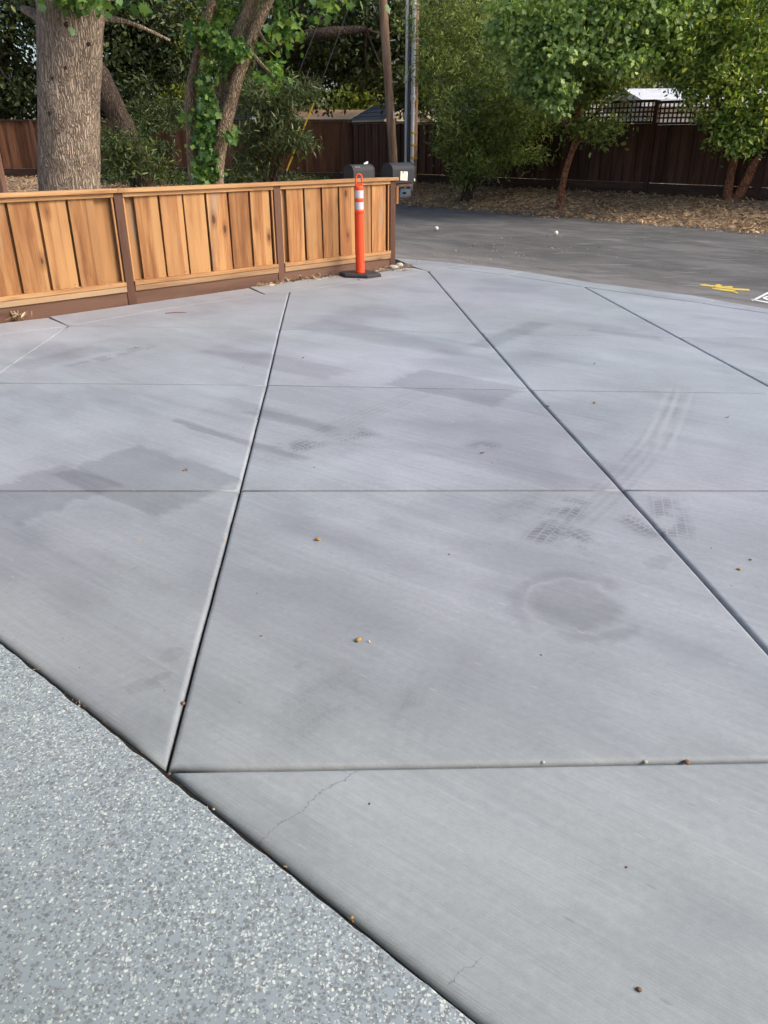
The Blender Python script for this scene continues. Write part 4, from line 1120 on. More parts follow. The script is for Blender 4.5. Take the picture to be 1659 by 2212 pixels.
# -- the large trunk behind the cedar fence
Yb = 10.6
cb = base_at(152, Yb)
def bp(u, v, Y=Yb): return P(u, v, Y)
o = thing('oak_tree', 'large thick grey barked tree behind the left of the cedar fence', 'tree', cb)
mb = MB()
def trunk_pt(v, u): return bp(u, v) - cb
pts = [(0, 0, -0.1), trunk_pt(410, 152), trunk_pt(330, 151), trunk_pt(240, 149), trunk_pt(150, 150), trunk_pt(60, 152), trunk_pt(0, 153), trunk_pt(-120, 155)]
rad = [0.42, 0.372, 0.362, 0.355, 0.358, 0.368, 0.376, 0.37]
mb.tube(pts, rad, 72, 0.035, 22, 3.0, 2.0)
top = Vector(pts[-1])
mb.tube([top - Vector((0.18, 0, 0.5)), top + Vector((-0.4, 0.1, 0.9)), top + Vector((-1.0, 0.4, 2.2))], [0.26, 0.2, 0.12], 16, 0.1, 6)
mb.tube([top - Vector((-0.12, 0, 0.5)), top + Vector((0.35, -0.1, 0.9)), top + Vector((0.9, 0.3, 2.4))], [0.27, 0.2, 0.12], 16, 0.1, 6)
mb.tube([bp(95, 60) - cb + Vector((0, .2, 0)), bp(55, 25) - cb + Vector((0, .3, 0)), bp(10, 5) - cb + Vector((0, .5, 0))], [0.09, 0.06, 0.04], 10, 0.1, 4)
mb.tube([bp(210, 35) - cb + Vector((0, .1, 0)), bp(262, 40) - cb + Vector((0, .4, 0)), bp(330, 70) - cb + Vector((0, .8, 0))], [0.045, 0.025, 0.015], 8, 0.1, 4)
mb.build('trunk', M['bark_oak'], o, smooth=True)
for u, v, s in ((190, 95, .03), (139, 52, .05), (112, 168, .02), (107, 243, .03), (117, 300, .02), (138, 145, .04)):
    w = P(u, v, Yb - 0.362) - cb
    MB().lathe([(s * 0.9, 0), (s * 0.55, 0.004), (s * 0.2, 0.006)], 9).build('knot_hole', M['bark_dark'], o, w + Vector((0, 0.012, 0)), (R(90), 0.3, 0))
bl = [(P(175, 0, Yb - 0.55) + Vector((0, 0, .06)), (0.30, 0.2, 0.10), 110), (P(205, -10, Yb - 0.5), (0.25, 0.2, 0.12), 90), (P(300, -10, Yb + .3), (0.3, 0.25, 0.10), 80),
      (top + cb + Vector((-1.0, .4, 2.4)), (2.4, 2.2, 1.2), 5200), (top + cb + Vector((1.2, .6, 2.6)), (2.4, 2.2, 1.2), 5200)]
X, O, K = crown_points(bl, 26, 0.16)
link('crown', leaf_mesh('crown', X - np.array(cb), 0.10, 'maple', 0.7, 0.5, O), M['leaf_maple'], o)

# -- twin stemmed tree with ivy
Yi = 13.0
def ip(u, v, dy=0.0): return P(u, v, Yi + dy)
ib = base_at(450, Yi)
sL = [Vector((ip(420, 400).x, Yi, -0.1)), ip(420, 395), ip(416, 300), ip(411, 215), ip(424, 130), ip(442, 60), ip(458, 0), ip(480, -90)]
sF = [Vector((ip(466, 400).x, Yi - .1, -0.1)), ip(468, 394, -.1), ip(477, 304, -.1), ip(494, 238, -.1), ip(513, 169, -.1), ip(537, 106, -.1), ip(553, 61, -.1), ip(580, 0, -.1), ip(615, -80)]
sB = [Vector((ip(462, 400).x, Yi + .12, -0.1)), ip(462, 390, .12), ip(464, 291, .12), ip(480, 201, .12), ip(498, 140, .12), ip(524, 66, .12), ip(545, 0, .12), ip(570, -90, .12)]
cl = []
def crop2(x, y, Y, r, n): return (P(384 + .26454 * x, .26454 * y, Y), r, n)
for x, y, r, n, dy in ((290, 285, (.30, .2, .13), 100, -.3), (390, 345, (.26, .2, .14), 110, -.35), (440, 430, (.24, .2, .10), 80, -.3), (160, 290, (.18, .2, .12), 45, -.2), (215, 380, (.16, .2, .12), 40, -.2),
                       (700, 350, (.24, .2, .16), 90, .1), (730, 470, (.18, .2, .22), 90, .1), (730, 590, (.15, .2, .17), 60, -.1), (800, 640, (.14, .2, .1), 32, -.3), (840, 180, (.30, .3, .24), 110, .2), (400, 90, (.26, .3, .26), 80, .5),
                       (230, 50, (.3, .3, .2), 60, .5), (1290, 90, (.22, .2, .25), 70, -.5), (340, 570, (.16, .15, .08), 22, -.2), (960, 200, (.3, .4, .25), 80, .3),
                       (700, -420, (1.6, 1.4, 0.6), 1500, 0)):
    cl.append(crop2(x, y, Yi + dy, r, n))
o = tree('maple_tree', 'leaning twin stemmed maple with leafy shoots left of the street', 'tree', ib,
         [(sL, [.105, .095, .088, .082, .072, .06, .052, .04]), (sF, [.125, .11, .105, .10, .092, .086, .08, .072, .06]), (sB, [.15, .14, .13, .125, .118, .108, .10, .085])],
         cl, M['leaf_maple'], 0.10, 'maple', M['bark_grey'], clump=16, sig=0.10, up=0.5, droop=0.9, twigs=40, sides=16, wob=0.12)
ivy = []
for x, y, r, n in ((215, 690, 0.115, 80), (225, 790, 0.127, 110), (235, 900, 0.127, 110), (225, 1000, 0.115, 100), (210, 1090, 0.127, 110), (228, 1190, 0.115, 110), (236, 1290, 0.127, 120), (240, 1390, 0.127, 120), (225, 1460, 0.138, 120), (130, 1485, 0.138, 60), (430, 1090, 0.057, 20), (165, 940, 0.092, 32)):
    ivy.append(crop2(x, y, Yi - .22, (r, r * .7, r), n))
X, O, K = crown_points(ivy, 12, 0.06)
iv = thing('ivy_vine', 'green ivy climbing between the stems of the leaning maple', 'vine', ip(448, 400, -.15))
link('leaves', leaf_mesh('ivy_leaves', X - np.array(iv.location), 0.085, 'maple', 0.2, 0.9, O + np.array([0, -0.8, 0])), M['leaf_ivy'], iv)
mb = MB(); mb.tube([Vector(ip(450 - 2 * math.sin(k), 405 - 30 * k, -.12)) - iv.location for k in range(8)], 0.014, 6, 0, 3); mb.build('vine_stem', M['bark_dark'], iv)

# -- leaning dark trunk behind the oak
b = base_at(312, 19.0)
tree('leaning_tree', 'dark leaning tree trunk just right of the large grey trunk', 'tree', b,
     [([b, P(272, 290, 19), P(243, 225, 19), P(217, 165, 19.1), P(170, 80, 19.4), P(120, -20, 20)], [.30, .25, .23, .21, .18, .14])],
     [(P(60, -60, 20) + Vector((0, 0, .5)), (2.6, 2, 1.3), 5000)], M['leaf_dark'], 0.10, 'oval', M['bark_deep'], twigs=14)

# -- shrubs in front of the back fence, left
def shrub(name, label, u, Y, blobs, leaf, ls, shape, nst=5, cat='shrub', group=None, clump=22, sig=.17, up=.4, droop=.4, bark='bark_dark', minz=None):
    b = base_at(u, Y)
    st = []
    cs = [Vector(bb[0]) for bb in blobs]
    for k in range(nst):
        t = cs[k % len(cs)] + Vector((rng.uniform(-.4, .4), rng.uniform(-.2, .2), rng.uniform(0, .4)))
        f = b + Vector((rng.uniform(-.2, .2), rng.uniform(-.1, .1), 0))
        st.append(([f, f.lerp(t, .5) + Vector((rng.uniform(-.15, .15), 0, .15)), t], [.03, .022, .01]))
    return tree(name, label, cat, b, st, blobs, leaf, ls, shape, M[bark], group, clump, sig, up, droop, 10, 7, .1, minz=minz)
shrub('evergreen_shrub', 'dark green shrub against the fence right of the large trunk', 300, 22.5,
      [(P(290, 280, 22.5), (1.1, .6, .4), 1500), (P(340, 245, 23.2), (1.0, .6, .35), 1200), (P(262, 320, 18.2), (.42, .3, .32), 620), (P(300, 355, 18.2), (.45, .3, .22), 420), (P(325, 325, 22), (.9, .5, .25), 800), (P(270, 365, 21.8), (.6, .5, .2), 400)], M['leaf_deep'], 0.12, 'long', 6)
shrub('oleander_shrub', 'loose narrow leaved shrub between the ivy clad stems and yellow guards', 585, 19.6,
      [(P(575, 215, 19.6), (.8, .5, .35), 1500), (P(600, 260, 19.5), (.7, .5, .40), 1300), (P(560, 300, 19.8), (.5, .5, .35), 800), (P(625, 310, 19.5), (.5, .4, .22), 600), (P(555, 350, 19.7), (.45, .4, .2), 500), (P(545, 185, 20), (.6, .5, .3), 700), (P(640, 190, 20), (.4, .4, .2), 350)], M['leaf_narrow'], 0.17, 'narrow', 8, clump=16, sig=.15, up=.1, droop=.7)

# -- low ivy on the ground before the back fence
gi = []
for u in range(225, 730, 22):
    for Y in (21.0, 22.4, 23.6):
        x = P(u, 380, Y).x
        gi.append(((x, Y + rng.uniform(-.5, .5), gnd(x, Y) + .07), (.45, .5, .07 + .10 * rng.random()), 110))
X, O, K = crown_points(gi, 20, .12)
o = link('ground_ivy', leaf_mesh('ground_ivy', X, 0.10, 'oval', 1.0, .1, O), M['leaf_deep'])
tag(o, 'low green ivy carpeting the ground before the back fence', 'ground cover', None, 'stuff')

# -- central dark oak with a reddish limb
b = base_at(640, 28.5)
lim = [P(590, 92, 24), P(640, 84, 23.5), P(700, 72, 23)]
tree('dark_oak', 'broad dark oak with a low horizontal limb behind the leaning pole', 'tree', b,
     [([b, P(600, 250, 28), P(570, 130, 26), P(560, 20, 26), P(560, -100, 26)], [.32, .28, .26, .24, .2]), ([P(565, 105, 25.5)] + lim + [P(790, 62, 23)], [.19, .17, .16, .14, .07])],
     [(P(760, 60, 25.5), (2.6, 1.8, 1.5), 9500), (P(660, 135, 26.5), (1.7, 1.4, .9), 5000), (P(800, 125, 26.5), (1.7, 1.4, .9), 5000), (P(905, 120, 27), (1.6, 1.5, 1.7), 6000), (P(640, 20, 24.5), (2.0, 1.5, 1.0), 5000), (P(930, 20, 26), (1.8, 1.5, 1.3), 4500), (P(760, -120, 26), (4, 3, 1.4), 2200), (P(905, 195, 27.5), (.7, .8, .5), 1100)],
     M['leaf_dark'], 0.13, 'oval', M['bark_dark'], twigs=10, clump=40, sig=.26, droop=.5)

# -- right of the pole: laurel shrub tree
b = base_at(1000, 20.8)
shrub('laurel_tree', 'bushy green laurel standing right of the utility pole before the dark fence', 1005, 20.6,
      [(P(1035, 250, 20.4), (1.05, .8, .75), 4200), (P(990, 300, 20.4), (.65, .6, .5), 1700), (P(1080, 320, 20.3), (.75, .6, .4), 1700), (P(1050, 350, 20.2), (.6, .5, .3), 1000), (P(1020, 170, 20.8), (1.0, .8, .7), 3400), (P(1110, 200, 20.6), (1.0, .8, .7), 3300), (P(975, 230, 20.6), (.5, .5, .5), 1000), (P(1000, 385, 20.3), (.35, .3, .14), 240), (P(1090, 270, 20.2), (.8, .6, .5), 1600), (P(1130, 330, 20.2), (.5, .5, .3), 420), (P(1060, 60, 21.5), (1.6, 1.1, .9), 4800), (P(955, 170, 21.2), (.5, .6, .7), 1200), (P(1130, 120, 21), (1.0, .8, .8), 2600), (P(975, 50, 22), (1.1, 1, .9), 2400), (P(1150, 265, 20.4), (.6, .5, .5), 1100), (P(1000, -50, 22), (2.0, 1.5, .8), 1800)],
      M['leaf_mid'], 0.105, 'long', 9, 'tree', clump=20, sig=.16, up=.3, droop=.3)

# -- right: pale maple over the street, red barked small trees
b = base_at(1212, 18.6)
tree('red_stemmed_tree', 'small red stemmed tree with a crooked trunk before the lattice fence', 'tree', b,
     [([b, P(1218, 385, 18.6), P(1233, 335, 18.5), P(1243, 300, 18.5), P(1250, 260, 18.5), P(1240, 190, 18.5), P(1230, 90, 18.5)], [.085, .072, .066, .06, .052, .045, .03]), ([P(1240, 295, 18.5), P(1218, 262, 18.5), P(1205, 225, 18.4), P(1190, 150, 18.4)], [.05, .042, .036, .025]), ([P(1236, 330, 18.5), P(1262, 290, 18.4), P(1290, 240, 18.4)], [.035, .025, .015])],
     [(P(1235, 200, 18.5), (.9, .8, .36), 1500), (P(1180, 195, 18.7), (.7, .7, .4), 1200), (P(1262, 180, 18.7), (.55, .7, .4), 1100), (P(1345, 110, 18.8), (.5, .6, .4), 800), (P(1270, 275, 18.3), (.5, .4, .18), 330), (P(1345, 262, 18.3), (.25, .3, .12), 110), (P(1230, 130, 18.7), (1.3, .9, .6), 3200), (P(1240, 20, 18.8), (1.6, 1.1, .7), 2000), (P(1310, 300, 18.2), (.3, .3, .1), 90)],
     M['leaf_mid'], 0.10, 'oval', M['bark_red'], clump=20, sig=.17, up=.5, droop=.3, twigs=50, group='trees before the lattice fence')
Ym = 16.6
mt = Vector((P(1380, 0, Ym + 1.5).x + 1.0, Ym + 2.2, -0.1))
tree('pale_maple', 'pale green maple crown hanging over the street above the dark fence', 'tree', base_at(1640, 18.9),
     [([base_at(1640, 18.9), P(1640, 250, 18.7), P(1560, 100, 18.2), P(1450, -40, 17.5), P(1350, -110, 17)], [.12, .11, .1, .09, .06])],
     [(P(1170, 120, Ym), (.75, .6, .6), 1870), (P(1240, 60, Ym), (.9, .7, .6), 2550), (P(1330, 40, Ym), (.8, .7, .6), 2210), (P(1120, 40, Ym + .3), (.7, .6, .5), 1530), (P(1200, 190, Ym - .1), (.3, .3, .38), 544), (P(1155, 170, Ym), (.3, .3, .4), 510), (P(1370, 110, Ym), (.5, .5, .35), 714), (P(1290, 120, Ym), (.4, .4, .3), 612), (P(1420, 10, Ym), (.7, .6, .4), 1360), (P(1250, -50, Ym), (1.8, 1.2, .5), 1700)],
     M['leaf_pale'], 0.088, 'maple', M['bark_grey'], clump=18, sig=.13, up=.5, droop=.9, twigs=40)
b = base_at(1582, 17.2)
tree('forked_tree', 'red barked forked tree with glossy leaves at the right edge', 'tree', b,
     [([b + Vector((-.05, 0, 0)), P(1573, 415, 17.2), P(1580, 370, 17.2), P(1588, 330, 17.2), P(1568, 295, 17.2), P(1556, 255, 17.2), P(1545, 180, 17.2), P(1540, 60, 17.2)], [.12, .10, .085, .075, .07, .06, .05, .03]),
      ([P(1587, 338, 17.2), P(1600, 300, 17.1), P(1612, 240, 17.1)], [.06, .045, .03]),
      ([b + Vector((.08, 0, 0)), P(1598, 418, 17.1), P(1628, 360, 17.0), P(1660, 305, 17.0), P(1665, 200, 17), P(1640, 60, 17)], [.13, .11, .10, .10, .08, .06]),
      ([P(1655, 312, 17.0), P(1690, 270, 16.9), P(1740, 150, 17)], [.09, .08, .05])],
     [(P(1600, 250, 16.9), (.85, .7, .55), 2835), (P(1560, 150, 16.8), (.7, .7, .6), 2700), (P(1620, 130, 16.8), (1.0, .8, .8), 3915), (P(1450, 90, 16.9), (.7, .7, .45), 1755), (P(1475, 160, 16.8), (.3, .4, .12), 230), (P(1500, 60, 17), (1.1, .8, .8), 3645), (P(1640, 20, 16.9), (1.1, .9, .8), 3645), (P(1585, 300, 16.8), (.35, .3, .25), 513), (P(1545, 262, 17), (.3, .3, .12), 200), (P(1500, 225, 16.9), (.2, .2, .10), 110), (P(1478, 195, 16.9), (.22, .2, .10), 110), (P(1430, 40, 17.2), (.9, .7, .5), 1300), (P(1400, 100, 17.4), (.4, .4, .25), 300), (P(1650, 300, 17.2), (.5, .5, .4), 810), (P(1760, 120, 17), (1.0, 1.0, 1.1), 1485), (P(1520, -70, 17.2), (2.2, 1.6, .6), 1755)],
     M['leaf_gloss'], 0.090, 'oval', M['bark_red'], clump=16, sig=.14, up=.4, droop=.2, twigs=60, group='trees before the lattice fence')

# -- trees beyond the fences
far = [
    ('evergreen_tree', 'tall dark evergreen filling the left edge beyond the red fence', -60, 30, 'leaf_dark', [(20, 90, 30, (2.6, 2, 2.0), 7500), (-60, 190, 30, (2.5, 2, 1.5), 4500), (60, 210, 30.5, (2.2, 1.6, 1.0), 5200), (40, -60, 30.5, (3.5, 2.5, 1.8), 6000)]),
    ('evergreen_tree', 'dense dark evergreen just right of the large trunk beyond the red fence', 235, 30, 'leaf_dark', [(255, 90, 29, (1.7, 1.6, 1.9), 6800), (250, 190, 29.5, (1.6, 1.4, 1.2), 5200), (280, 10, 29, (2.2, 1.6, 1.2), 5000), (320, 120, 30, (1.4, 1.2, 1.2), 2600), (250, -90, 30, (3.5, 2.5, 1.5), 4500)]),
    ('sunlit_tree', 'lighter yellow green tree between the large trunk and the maple stems', 370, 34, 'leaf_sun_tint', [(375, 150, 34, (1.6, 1.4, 1.6), 4200), (360, 70, 35, (2.0, 1.6, 1.4), 4200), (400, 215, 34.5, (1.5, 1.2, .7), 2200), (430, 40, 36, (2.2, 1.6, 1.8), 4200)]),
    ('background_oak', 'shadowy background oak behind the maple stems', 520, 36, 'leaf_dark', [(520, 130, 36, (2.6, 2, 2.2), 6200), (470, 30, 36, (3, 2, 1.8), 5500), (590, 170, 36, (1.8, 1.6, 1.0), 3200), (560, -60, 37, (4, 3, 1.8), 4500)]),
    ('sunlit_shrub', 'bright yellow green bush above the tan and slate roofs', 780, 39, 'leaf_sun_tint', [(790, 215, 39, (1.9, 1.4, .8), 3600), (745, 225, 40, (1.2, 1.2, .6), 1800), (850, 200, 40, (1.4, 1.2, 1.0), 2000)]),
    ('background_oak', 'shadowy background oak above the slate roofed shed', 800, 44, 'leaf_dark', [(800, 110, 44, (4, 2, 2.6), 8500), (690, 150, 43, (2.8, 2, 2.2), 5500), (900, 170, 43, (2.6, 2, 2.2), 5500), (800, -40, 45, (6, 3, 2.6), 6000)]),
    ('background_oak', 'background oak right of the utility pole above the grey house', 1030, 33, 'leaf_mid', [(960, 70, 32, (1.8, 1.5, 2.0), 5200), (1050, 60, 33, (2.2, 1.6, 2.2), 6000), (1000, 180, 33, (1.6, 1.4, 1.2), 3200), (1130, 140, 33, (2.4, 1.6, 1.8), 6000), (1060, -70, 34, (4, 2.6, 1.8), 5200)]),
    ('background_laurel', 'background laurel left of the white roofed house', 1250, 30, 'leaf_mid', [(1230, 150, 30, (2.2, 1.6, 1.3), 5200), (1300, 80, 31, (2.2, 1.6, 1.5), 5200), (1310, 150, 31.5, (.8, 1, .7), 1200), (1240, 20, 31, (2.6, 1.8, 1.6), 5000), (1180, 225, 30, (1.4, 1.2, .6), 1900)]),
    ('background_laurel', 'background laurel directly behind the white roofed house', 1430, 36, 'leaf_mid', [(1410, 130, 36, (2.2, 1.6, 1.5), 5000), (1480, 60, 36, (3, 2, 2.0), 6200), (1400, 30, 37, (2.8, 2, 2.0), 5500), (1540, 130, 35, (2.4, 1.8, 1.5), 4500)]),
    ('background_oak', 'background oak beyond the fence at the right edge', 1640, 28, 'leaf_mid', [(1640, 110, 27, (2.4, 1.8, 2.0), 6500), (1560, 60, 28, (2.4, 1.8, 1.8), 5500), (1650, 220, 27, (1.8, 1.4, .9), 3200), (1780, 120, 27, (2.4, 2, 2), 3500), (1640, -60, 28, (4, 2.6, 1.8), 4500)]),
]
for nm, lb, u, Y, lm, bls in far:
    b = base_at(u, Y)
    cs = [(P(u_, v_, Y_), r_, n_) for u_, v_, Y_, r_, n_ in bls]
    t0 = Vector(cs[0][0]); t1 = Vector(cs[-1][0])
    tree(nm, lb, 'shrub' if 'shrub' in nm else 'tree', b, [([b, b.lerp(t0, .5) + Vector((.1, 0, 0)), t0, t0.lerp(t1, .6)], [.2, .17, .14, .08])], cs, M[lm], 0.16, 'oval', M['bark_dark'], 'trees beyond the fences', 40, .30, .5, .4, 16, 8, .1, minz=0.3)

# ------------------------------------------------------------------ leaf litter (uncountable)
def litter(name, label, n, region, size, mat, shape='long', lift=0.012, up=1.2):
    pts = []
    while len(pts) < n:
        q = region()
        if q is not None: pts.append(q)
    X = np.array(pts)
    o = link(name, leaf_mesh(name, X, size, shape, up, 0.0, None, .5), mat)
    return tag(o, label, 'leaf litter', None, 'stuff')
def bank():
    s = rng.uniform(-16, 15); d = rng.uniform(-0.35, 3.2) if rng.random() < .9 else rng.uniform(3, 9)
    if d < 0 and rng.random() < .5: return None
    q = FAR0 + RD * s + RN * d
    return (q.x, q.y, max(ground_h(q.x, q.y), -0.012) + rng.uniform(.004, .035))
litter('leaf_litter', 'brown leaf litter covering the bank before the dark fence', 38000, bank, 0.085, M['leaf_dry'])
def yard():
    x, y = rng.uniform(-13.5, -0.5), rng.uniform(14.5, 25.6)
    return (x, y, ground_h(x, y) + rng.uniform(.004, .03))
litter('yard_leaf_litter', 'brown leaf litter on the yard behind the cedar fence', 8000, yard, 0.10, M['leaf_dry'])
def along_fence():
    u = rng.uniform(535, 740) if rng.random() < .85 else rng.uniform(740, 900)
    s = along(u); off = abs(rng.normal(0, .07)) + 0.055
    q = F3 + FD * s + FN * off
    return (q.x, q.y, .006 + rng.uniform(0, .03) * math.exp(-off / .06))
litter('fence_leaf_litter', 'dry tan leaves drifted along the foot of the cedar fence', 330, along_fence, 0.05, M['leaf_straw'])
def rail_bits():
    s = rng.uniform(posts[0], -0.05); q = F3 + FD * s + FN * rng.uniform(.045, .07)
    return (q.x, q.y, .207)
litter('rail_leaf_bits', 'tiny dry leaf bits lying on the bottom rail of the cedar fence', 46, rail_bits, 0.028, M['leaf_straw'])
def drive_specks():
    q = G(rng.uniform(-50, 1700), 640 + 900 * rng.random() ** 1.6); return (q.x, q.y, .002)
litter('driveway_specks', 'tiny dark and pale specks scattered over the concrete driveway', 110, drive_specks, 0.010, M['leaf_dry'], 'oval', up=1.5)
def street_specks():
    q = G(rng.normal(1080, 130), rng.normal(540, 14)) if rng.random() < .6 else G(rng.uniform(860, 1659), rng.uniform(480, 600))
    if beyond(q.x, q.y) > -0.3: return None
    return (q.x, q.y, 0.001)
litter('street_leaf_bits', 'pale leaf bits scattered over the grey street', 150, street_specks, 0.030, M['leaf_straw'], 'oval', up=1.5)
def joint_bits():
    f = rng.random()
    if f < .5:
        q = E0.lerp(E1, rng.uniform(.35, .8)); return (q.x + EN.x * .006, q.y + EN.y * .006, -.002)
    a_, b_ = (G(*e0), G(*a4)) if f < .75 else (G(*e0), G(*b0))
    q = a_.lerp(b_, rng.random()); return (q.x, q.y, -.006)
litter('joint_debris', 'tiny brown debris caught in the joints between the slabs', 44, joint_bits, 0.010, M['leaf_dry'], 'oval', up=.3)

# gravel patch and concrete footing beside the end post
g = [G(*q, -0.004) for q in ((806, 592), (850, 584), (893, 577), (885, 571), (848, 571), (835, 578))]
mb = MB(); mb.add([(q.x, q.y, 0.004) for q in g], [tuple(range(6))]); tag(mb.build('gravel_patch', M['gravel']), kind='structure')
def gravel():
    q = G(rng.uniform(812, 888), rng.uniform(572, 588)); return (q.x, q.y, .006)
litter('gravel_bits', 'small gravel and leaf bits around the foot of the end post', 90, gravel, 0.03, M['leaf_dry'], 'oval')
def pebble(name, label, cat, loc, r, mat, flat=.6, seed=0, group=None, stretch=1.3, rz=0.0):
    bm = bmesh.new(); bmesh.ops.create_icosphere(bm, subdivisions=2, radius=1)
    for v in bm.verts:
        k = 1 + .28 * noise.noise(v.co * 1.6 + Vector((seed * 3.7, seed, 0)))
        v.co = Vector((v.co.x * r * stretch * k, v.co.y * r * k, v.co.z * r * flat * k))
    me = bpy.data.meshes.new(name); bm.to_mesh(me); bm.free()
    me.polygons.foreach_set('use_smooth', [True] * len(me.polygons))
    o = link(name, me, mat, None, (loc[0], loc[1], loc[2] + r * flat * .86), (0, 0, rz))
    return tag(o, label, cat, group)
q = G(848, 578)
pebble('post_footing', 'pale lump of concrete footing at the foot of the end post', 'footing', (q.x + .01, q.y - .05, -.02), .055, M['stone'], .6, 4)
q = G(862, 576)
pebble('tan_stone', 'tan stone lying beside the concrete footing of the end post', 'stone', (q.x, q.y - .06, 0), .04, M['pale_bit'], .8, 8)

# white balls on the street
for u, v, lb in ((943, 497, 'small white ball on the street nearer the black mailbox'), (1201, 507, 'small white ball on the street before the crooked red tree')):
    q = G(u, v); bm = bmesh.new(); bmesh.ops.create_icosphere(bm, subdivisions=3, radius=.036)
    for v_ in bm.verts: v_.co *= 1 + .02 * noise.noise(v_.co * 60)
    me = bpy.data.meshes.new('ball'); bm.to_mesh(me); bm.free(); me.polygons.foreach_set('use_smooth', [True] * len(me.polygons))
    tag(link('ball', me, M['ball'], None, (q.x, q.y, -.005 + .035)), lb, 'ball', 'white balls on the street')

# single pods, leaves and pebbles on the driveway
bits = [
    (687, 1167, .017, 'acorn', 'seed_pod', 'ochre seed pod on the middle slab right of the long joint'),
    (774, 1384, .016, 'acorn', 'seed_pod', 'ochre seed pod nearer the garage on the middle slab'),
    (395, 1517, .011, 'brown_bit', 'seed_pod', 'brown pod stuck in the long joint near the garage'),
    (1380, 2139, .009, 'brown_bit', 'pebble', 'brown pebble near the bottom right on the nearest slab'),
    (1353, 1874, .005, 'brown_bit', 'pebble', 'tiny dark pebble above the brown pebble on the nearest slab'),
    (798, 1737, .005, 'brown_bit', 'pebble', 'tiny dark speck right of the crack on the nearest slab'),
    (1484, 1645, .014, 'brown_bit', 'debris_clump', 'brown clump of debris in the cross joint toward the right'),
    (1395, 1644, .010, 'pale_bit', 'pebble', 'grey pebble in the cross joint left of the brown debris clump'),
    (1173, 1644, .009, 'pale_bit', 'pebble', 'pale pebble in the cross joint below the ring stain'),
    (1182, 879, .028, 'brown_bit', 'dry_leaf', 'brown dry leaf on the long diagonal joint'),
    (1042, 980, .020, 'brown_bit', 'dry_leaf', 'brown dry leaf left of the long diagonal joint'),
    (1284, 787, .022, 'acorn', 'dry_leaf', 'tan leaf between the two diagonal joints far right'),
    (1284, 871, .016, 'acorn', 'seed_pod', 'tan pod below the tan leaf between the diagonal joints'),
    (1573, 902, .022, 'pale_bit', 'dry_leaf', 'pale whitish leaf near the right edge of the driveway'),
    (1597, 1231, .012, 'acorn', 'seed_pod', 'ochre pod near the right edge beyond the diagonal joint'),
    (1621, 1210, .009, 'brown_bit', 'pebble', 'grey brown pebble above the ochre pod at the right edge'),
    (970, 1198, .006, 'brown_bit', 'pebble', 'tiny dark pebble near the centre of the middle slab'),
    (296, 751, .030, 'pale_bit', 'dry_leaf', 'pale leaf on the slab below the first brown fence post'),
    (655, 774, .022, 'brown_bit', 'dry_leaf', 'small brown leaf just right of the long joint toward the fence'),
    (930, 577, .012, 'pale_bit', 'pebble', 'pale pebble where the diagonal joint meets the apron'),
    (775, 605, .022, 'acorn', 'seed_pod', 'tan pod resting at the edge of the black rubber base'),
    (461, 1745, .006, 'pale_bit', 'pebble', 'pale crumb at the garage floor edge below the joint corner'),
    (760, 1979, .007, 'acorn', 'debris_clump', 'tan crumb at the garage floor edge lower down'),
    (365, 1669, .008, 'brown_bit', 'pebble', 'brown crumb in the corner where the joints meet the garage floor'),
    (170, 1522, .006, 'pale_bit', 'pebble', 'pale crumb in the garage floor edge joint at left'),
    (1171, 1415, .007, 'pale_bit', 'pebble', 'white crumb below the ring stain on the middle slab'),
]
for i, (u, v, r, mt_, nm, lb) in enumerate(bits):
    q = G(u, v); r *= .58
    z = -.006 if ('joint' in lb and nm != 'dry_leaf' and 'between' not in lb and 'beyond' not in lb and 'right of' not in lb) or 'garage floor' in lb else 0.0
    if nm == 'dry_leaf':
        mb = MB(); n = 9; ang = i * 1.3
        vs = []
        for k in range(n):
            f = k / (n - 1); w = r * .55 * math.sin(math.pi * f ** .8)
            vs += [((f - .5) * 2 * r, -w, .003 + r * .35 * (abs(f - .5)) + r * .28), ((f - .5) * 2 * r, 0, .003 + r * .2 * abs(f - .5)), ((f - .5) * 2 * r, w, .003 + r * .35 * abs(f - .5) + r * .22)]
        mb.add(vs, [(3 * k + j, 3 * k + 3 + j, 3 * k + 4 + j, 3 * k + 1 + j) for k in range(n - 1) for j in range(2)])
        tag(mb.build(nm, M[mt_], None, (q.x, q.y, 0), (0, 0, ang), True), lb, 'leaf', 'leaves lying on the driveway')
    else:
        pebble(nm, lb, {'seed_pod': 'pod', 'pebble': 'pebble', 'debris_clump': 'debris'}[nm], (q.x, q.y, z), r, M[mt_], .62, i, 'small debris on the driveway', 1.35 if nm == 'seed_pod' else 1.1, i * .9)
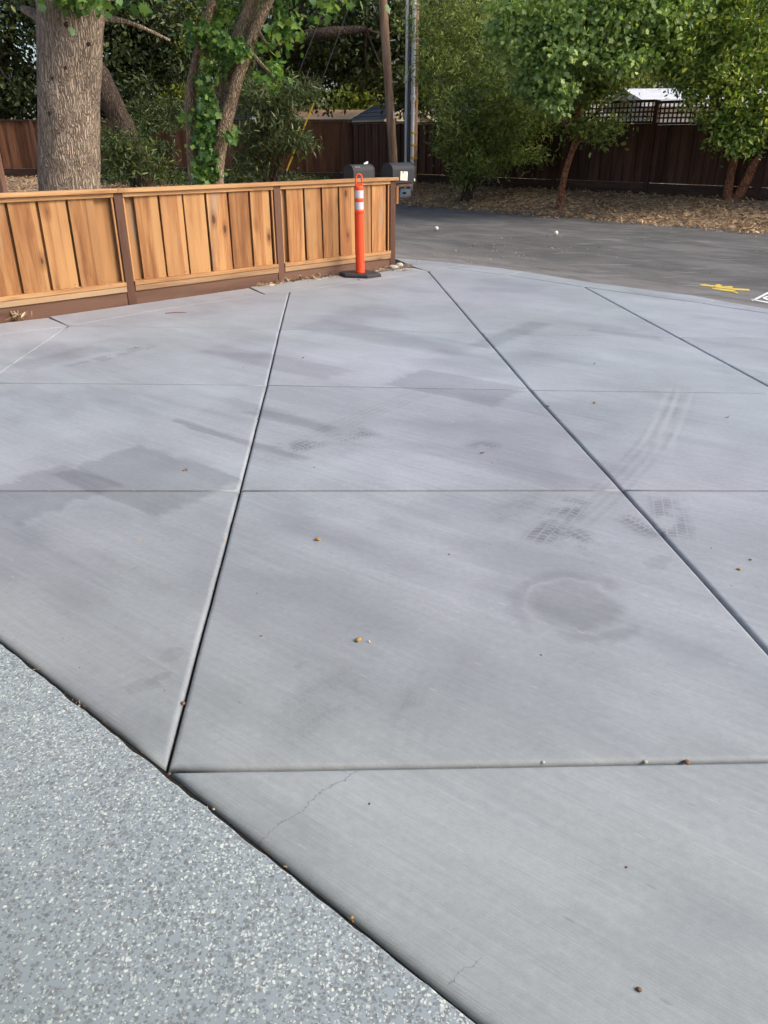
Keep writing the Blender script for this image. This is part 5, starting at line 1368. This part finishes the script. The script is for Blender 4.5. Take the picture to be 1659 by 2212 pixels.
# heap of straw coloured leaves by the fence at left
hc = G(42, 689)
def heap():
    a, r_ = rng.uniform(0, 6.28), abs(rng.normal(0, .05)); return (hc.x + math.cos(a) * r_ * 1.5, hc.y + math.sin(a) * r_, .006 + max(0, .05 - r_ * .5) * rng.random())
X = np.array([heap() for _ in range(46)])
tag(link('leaf_heap', leaf_mesh('leaf_heap', X, .055, 'long', .5, 0, None, .4), M['leaf_straw']), 'small heap of straw coloured leaves at the fence foot far left', 'leaf heap')
# stain shaped twig marks
for u, v, ln, an, lb in ((380, 677, .10, .1, 'short dark twig on the concrete below the second cedar panel'), (400, 1018, .012, .3, 'tiny dark twig on the slab left of the long joint')):
    q = G(u, v); mb = MB(); d = Vector((math.cos(an), math.sin(an), 0)) * ln
    mb.tube([-d, Vector((0, .012, .003)), d], [.003, .004, .002], 6, 0, 3); mb.tube([Vector((0, .012, .003)), d * .5 + Vector((0, .03, .002))], [.003, .0015], 5)
    tag(mb.build('twig', M['brown_bit'], None, (q.x, q.y, .004)), lb, 'twig')

# ------------------------------------------------------------------ painted marks on the street
def paint(name, label, polys, mat):
    mb = MB()
    for pl in polys:
        g_ = [G(*q, -0.012) for q in pl]
        mb.add([(q.x, q.y, -0.001) for q in g_], [tuple(range(len(g_)))])
    o = mb.build(name, mat); return tag(o, label, 'road marking')
def c8(x, y): return ((2200 + x * .4967) * .5486, (750 + y * .4967) * .5486)
paint('utility_mark', 'yellow spray painted arrow scribble on the street', [
    [c8(*q) for q in pl] for pl in (((1115, 752), (1150, 750), (1250, 762), (1225, 772), (1130, 763)), ((1245, 752), (1275, 750), (1300, 768), (1375, 766), (1378, 780), (1290, 783), (1235, 775)),
    ((1300, 784), (1378, 782), (1510, 790), (1512, 803), (1400, 797)), ((1212, 780), (1300, 786), (1400, 800), (1395, 812), (1330, 806), (1215, 788)), ((1385, 804), (1425, 820), (1418, 825), (1375, 812)))], M['yellow_paint'])
paint('utility_box_mark', 'white spray painted box at the right edge of the street', [
    [c8(*q) for q in pl] for pl in (((1520, 872), (1545, 868), (1680, 800), (1680, 815), (1560, 878), (1535, 884)), ((1520, 874), (1540, 872), (1690, 895), (1690, 908)),
    ((1615, 855), (1650, 845), (1700, 842), (1700, 850), (1655, 853), (1640, 860), (1670, 868), (1700, 870), (1700, 878), (1650, 876), (1620, 866)))], M['white_paint'])
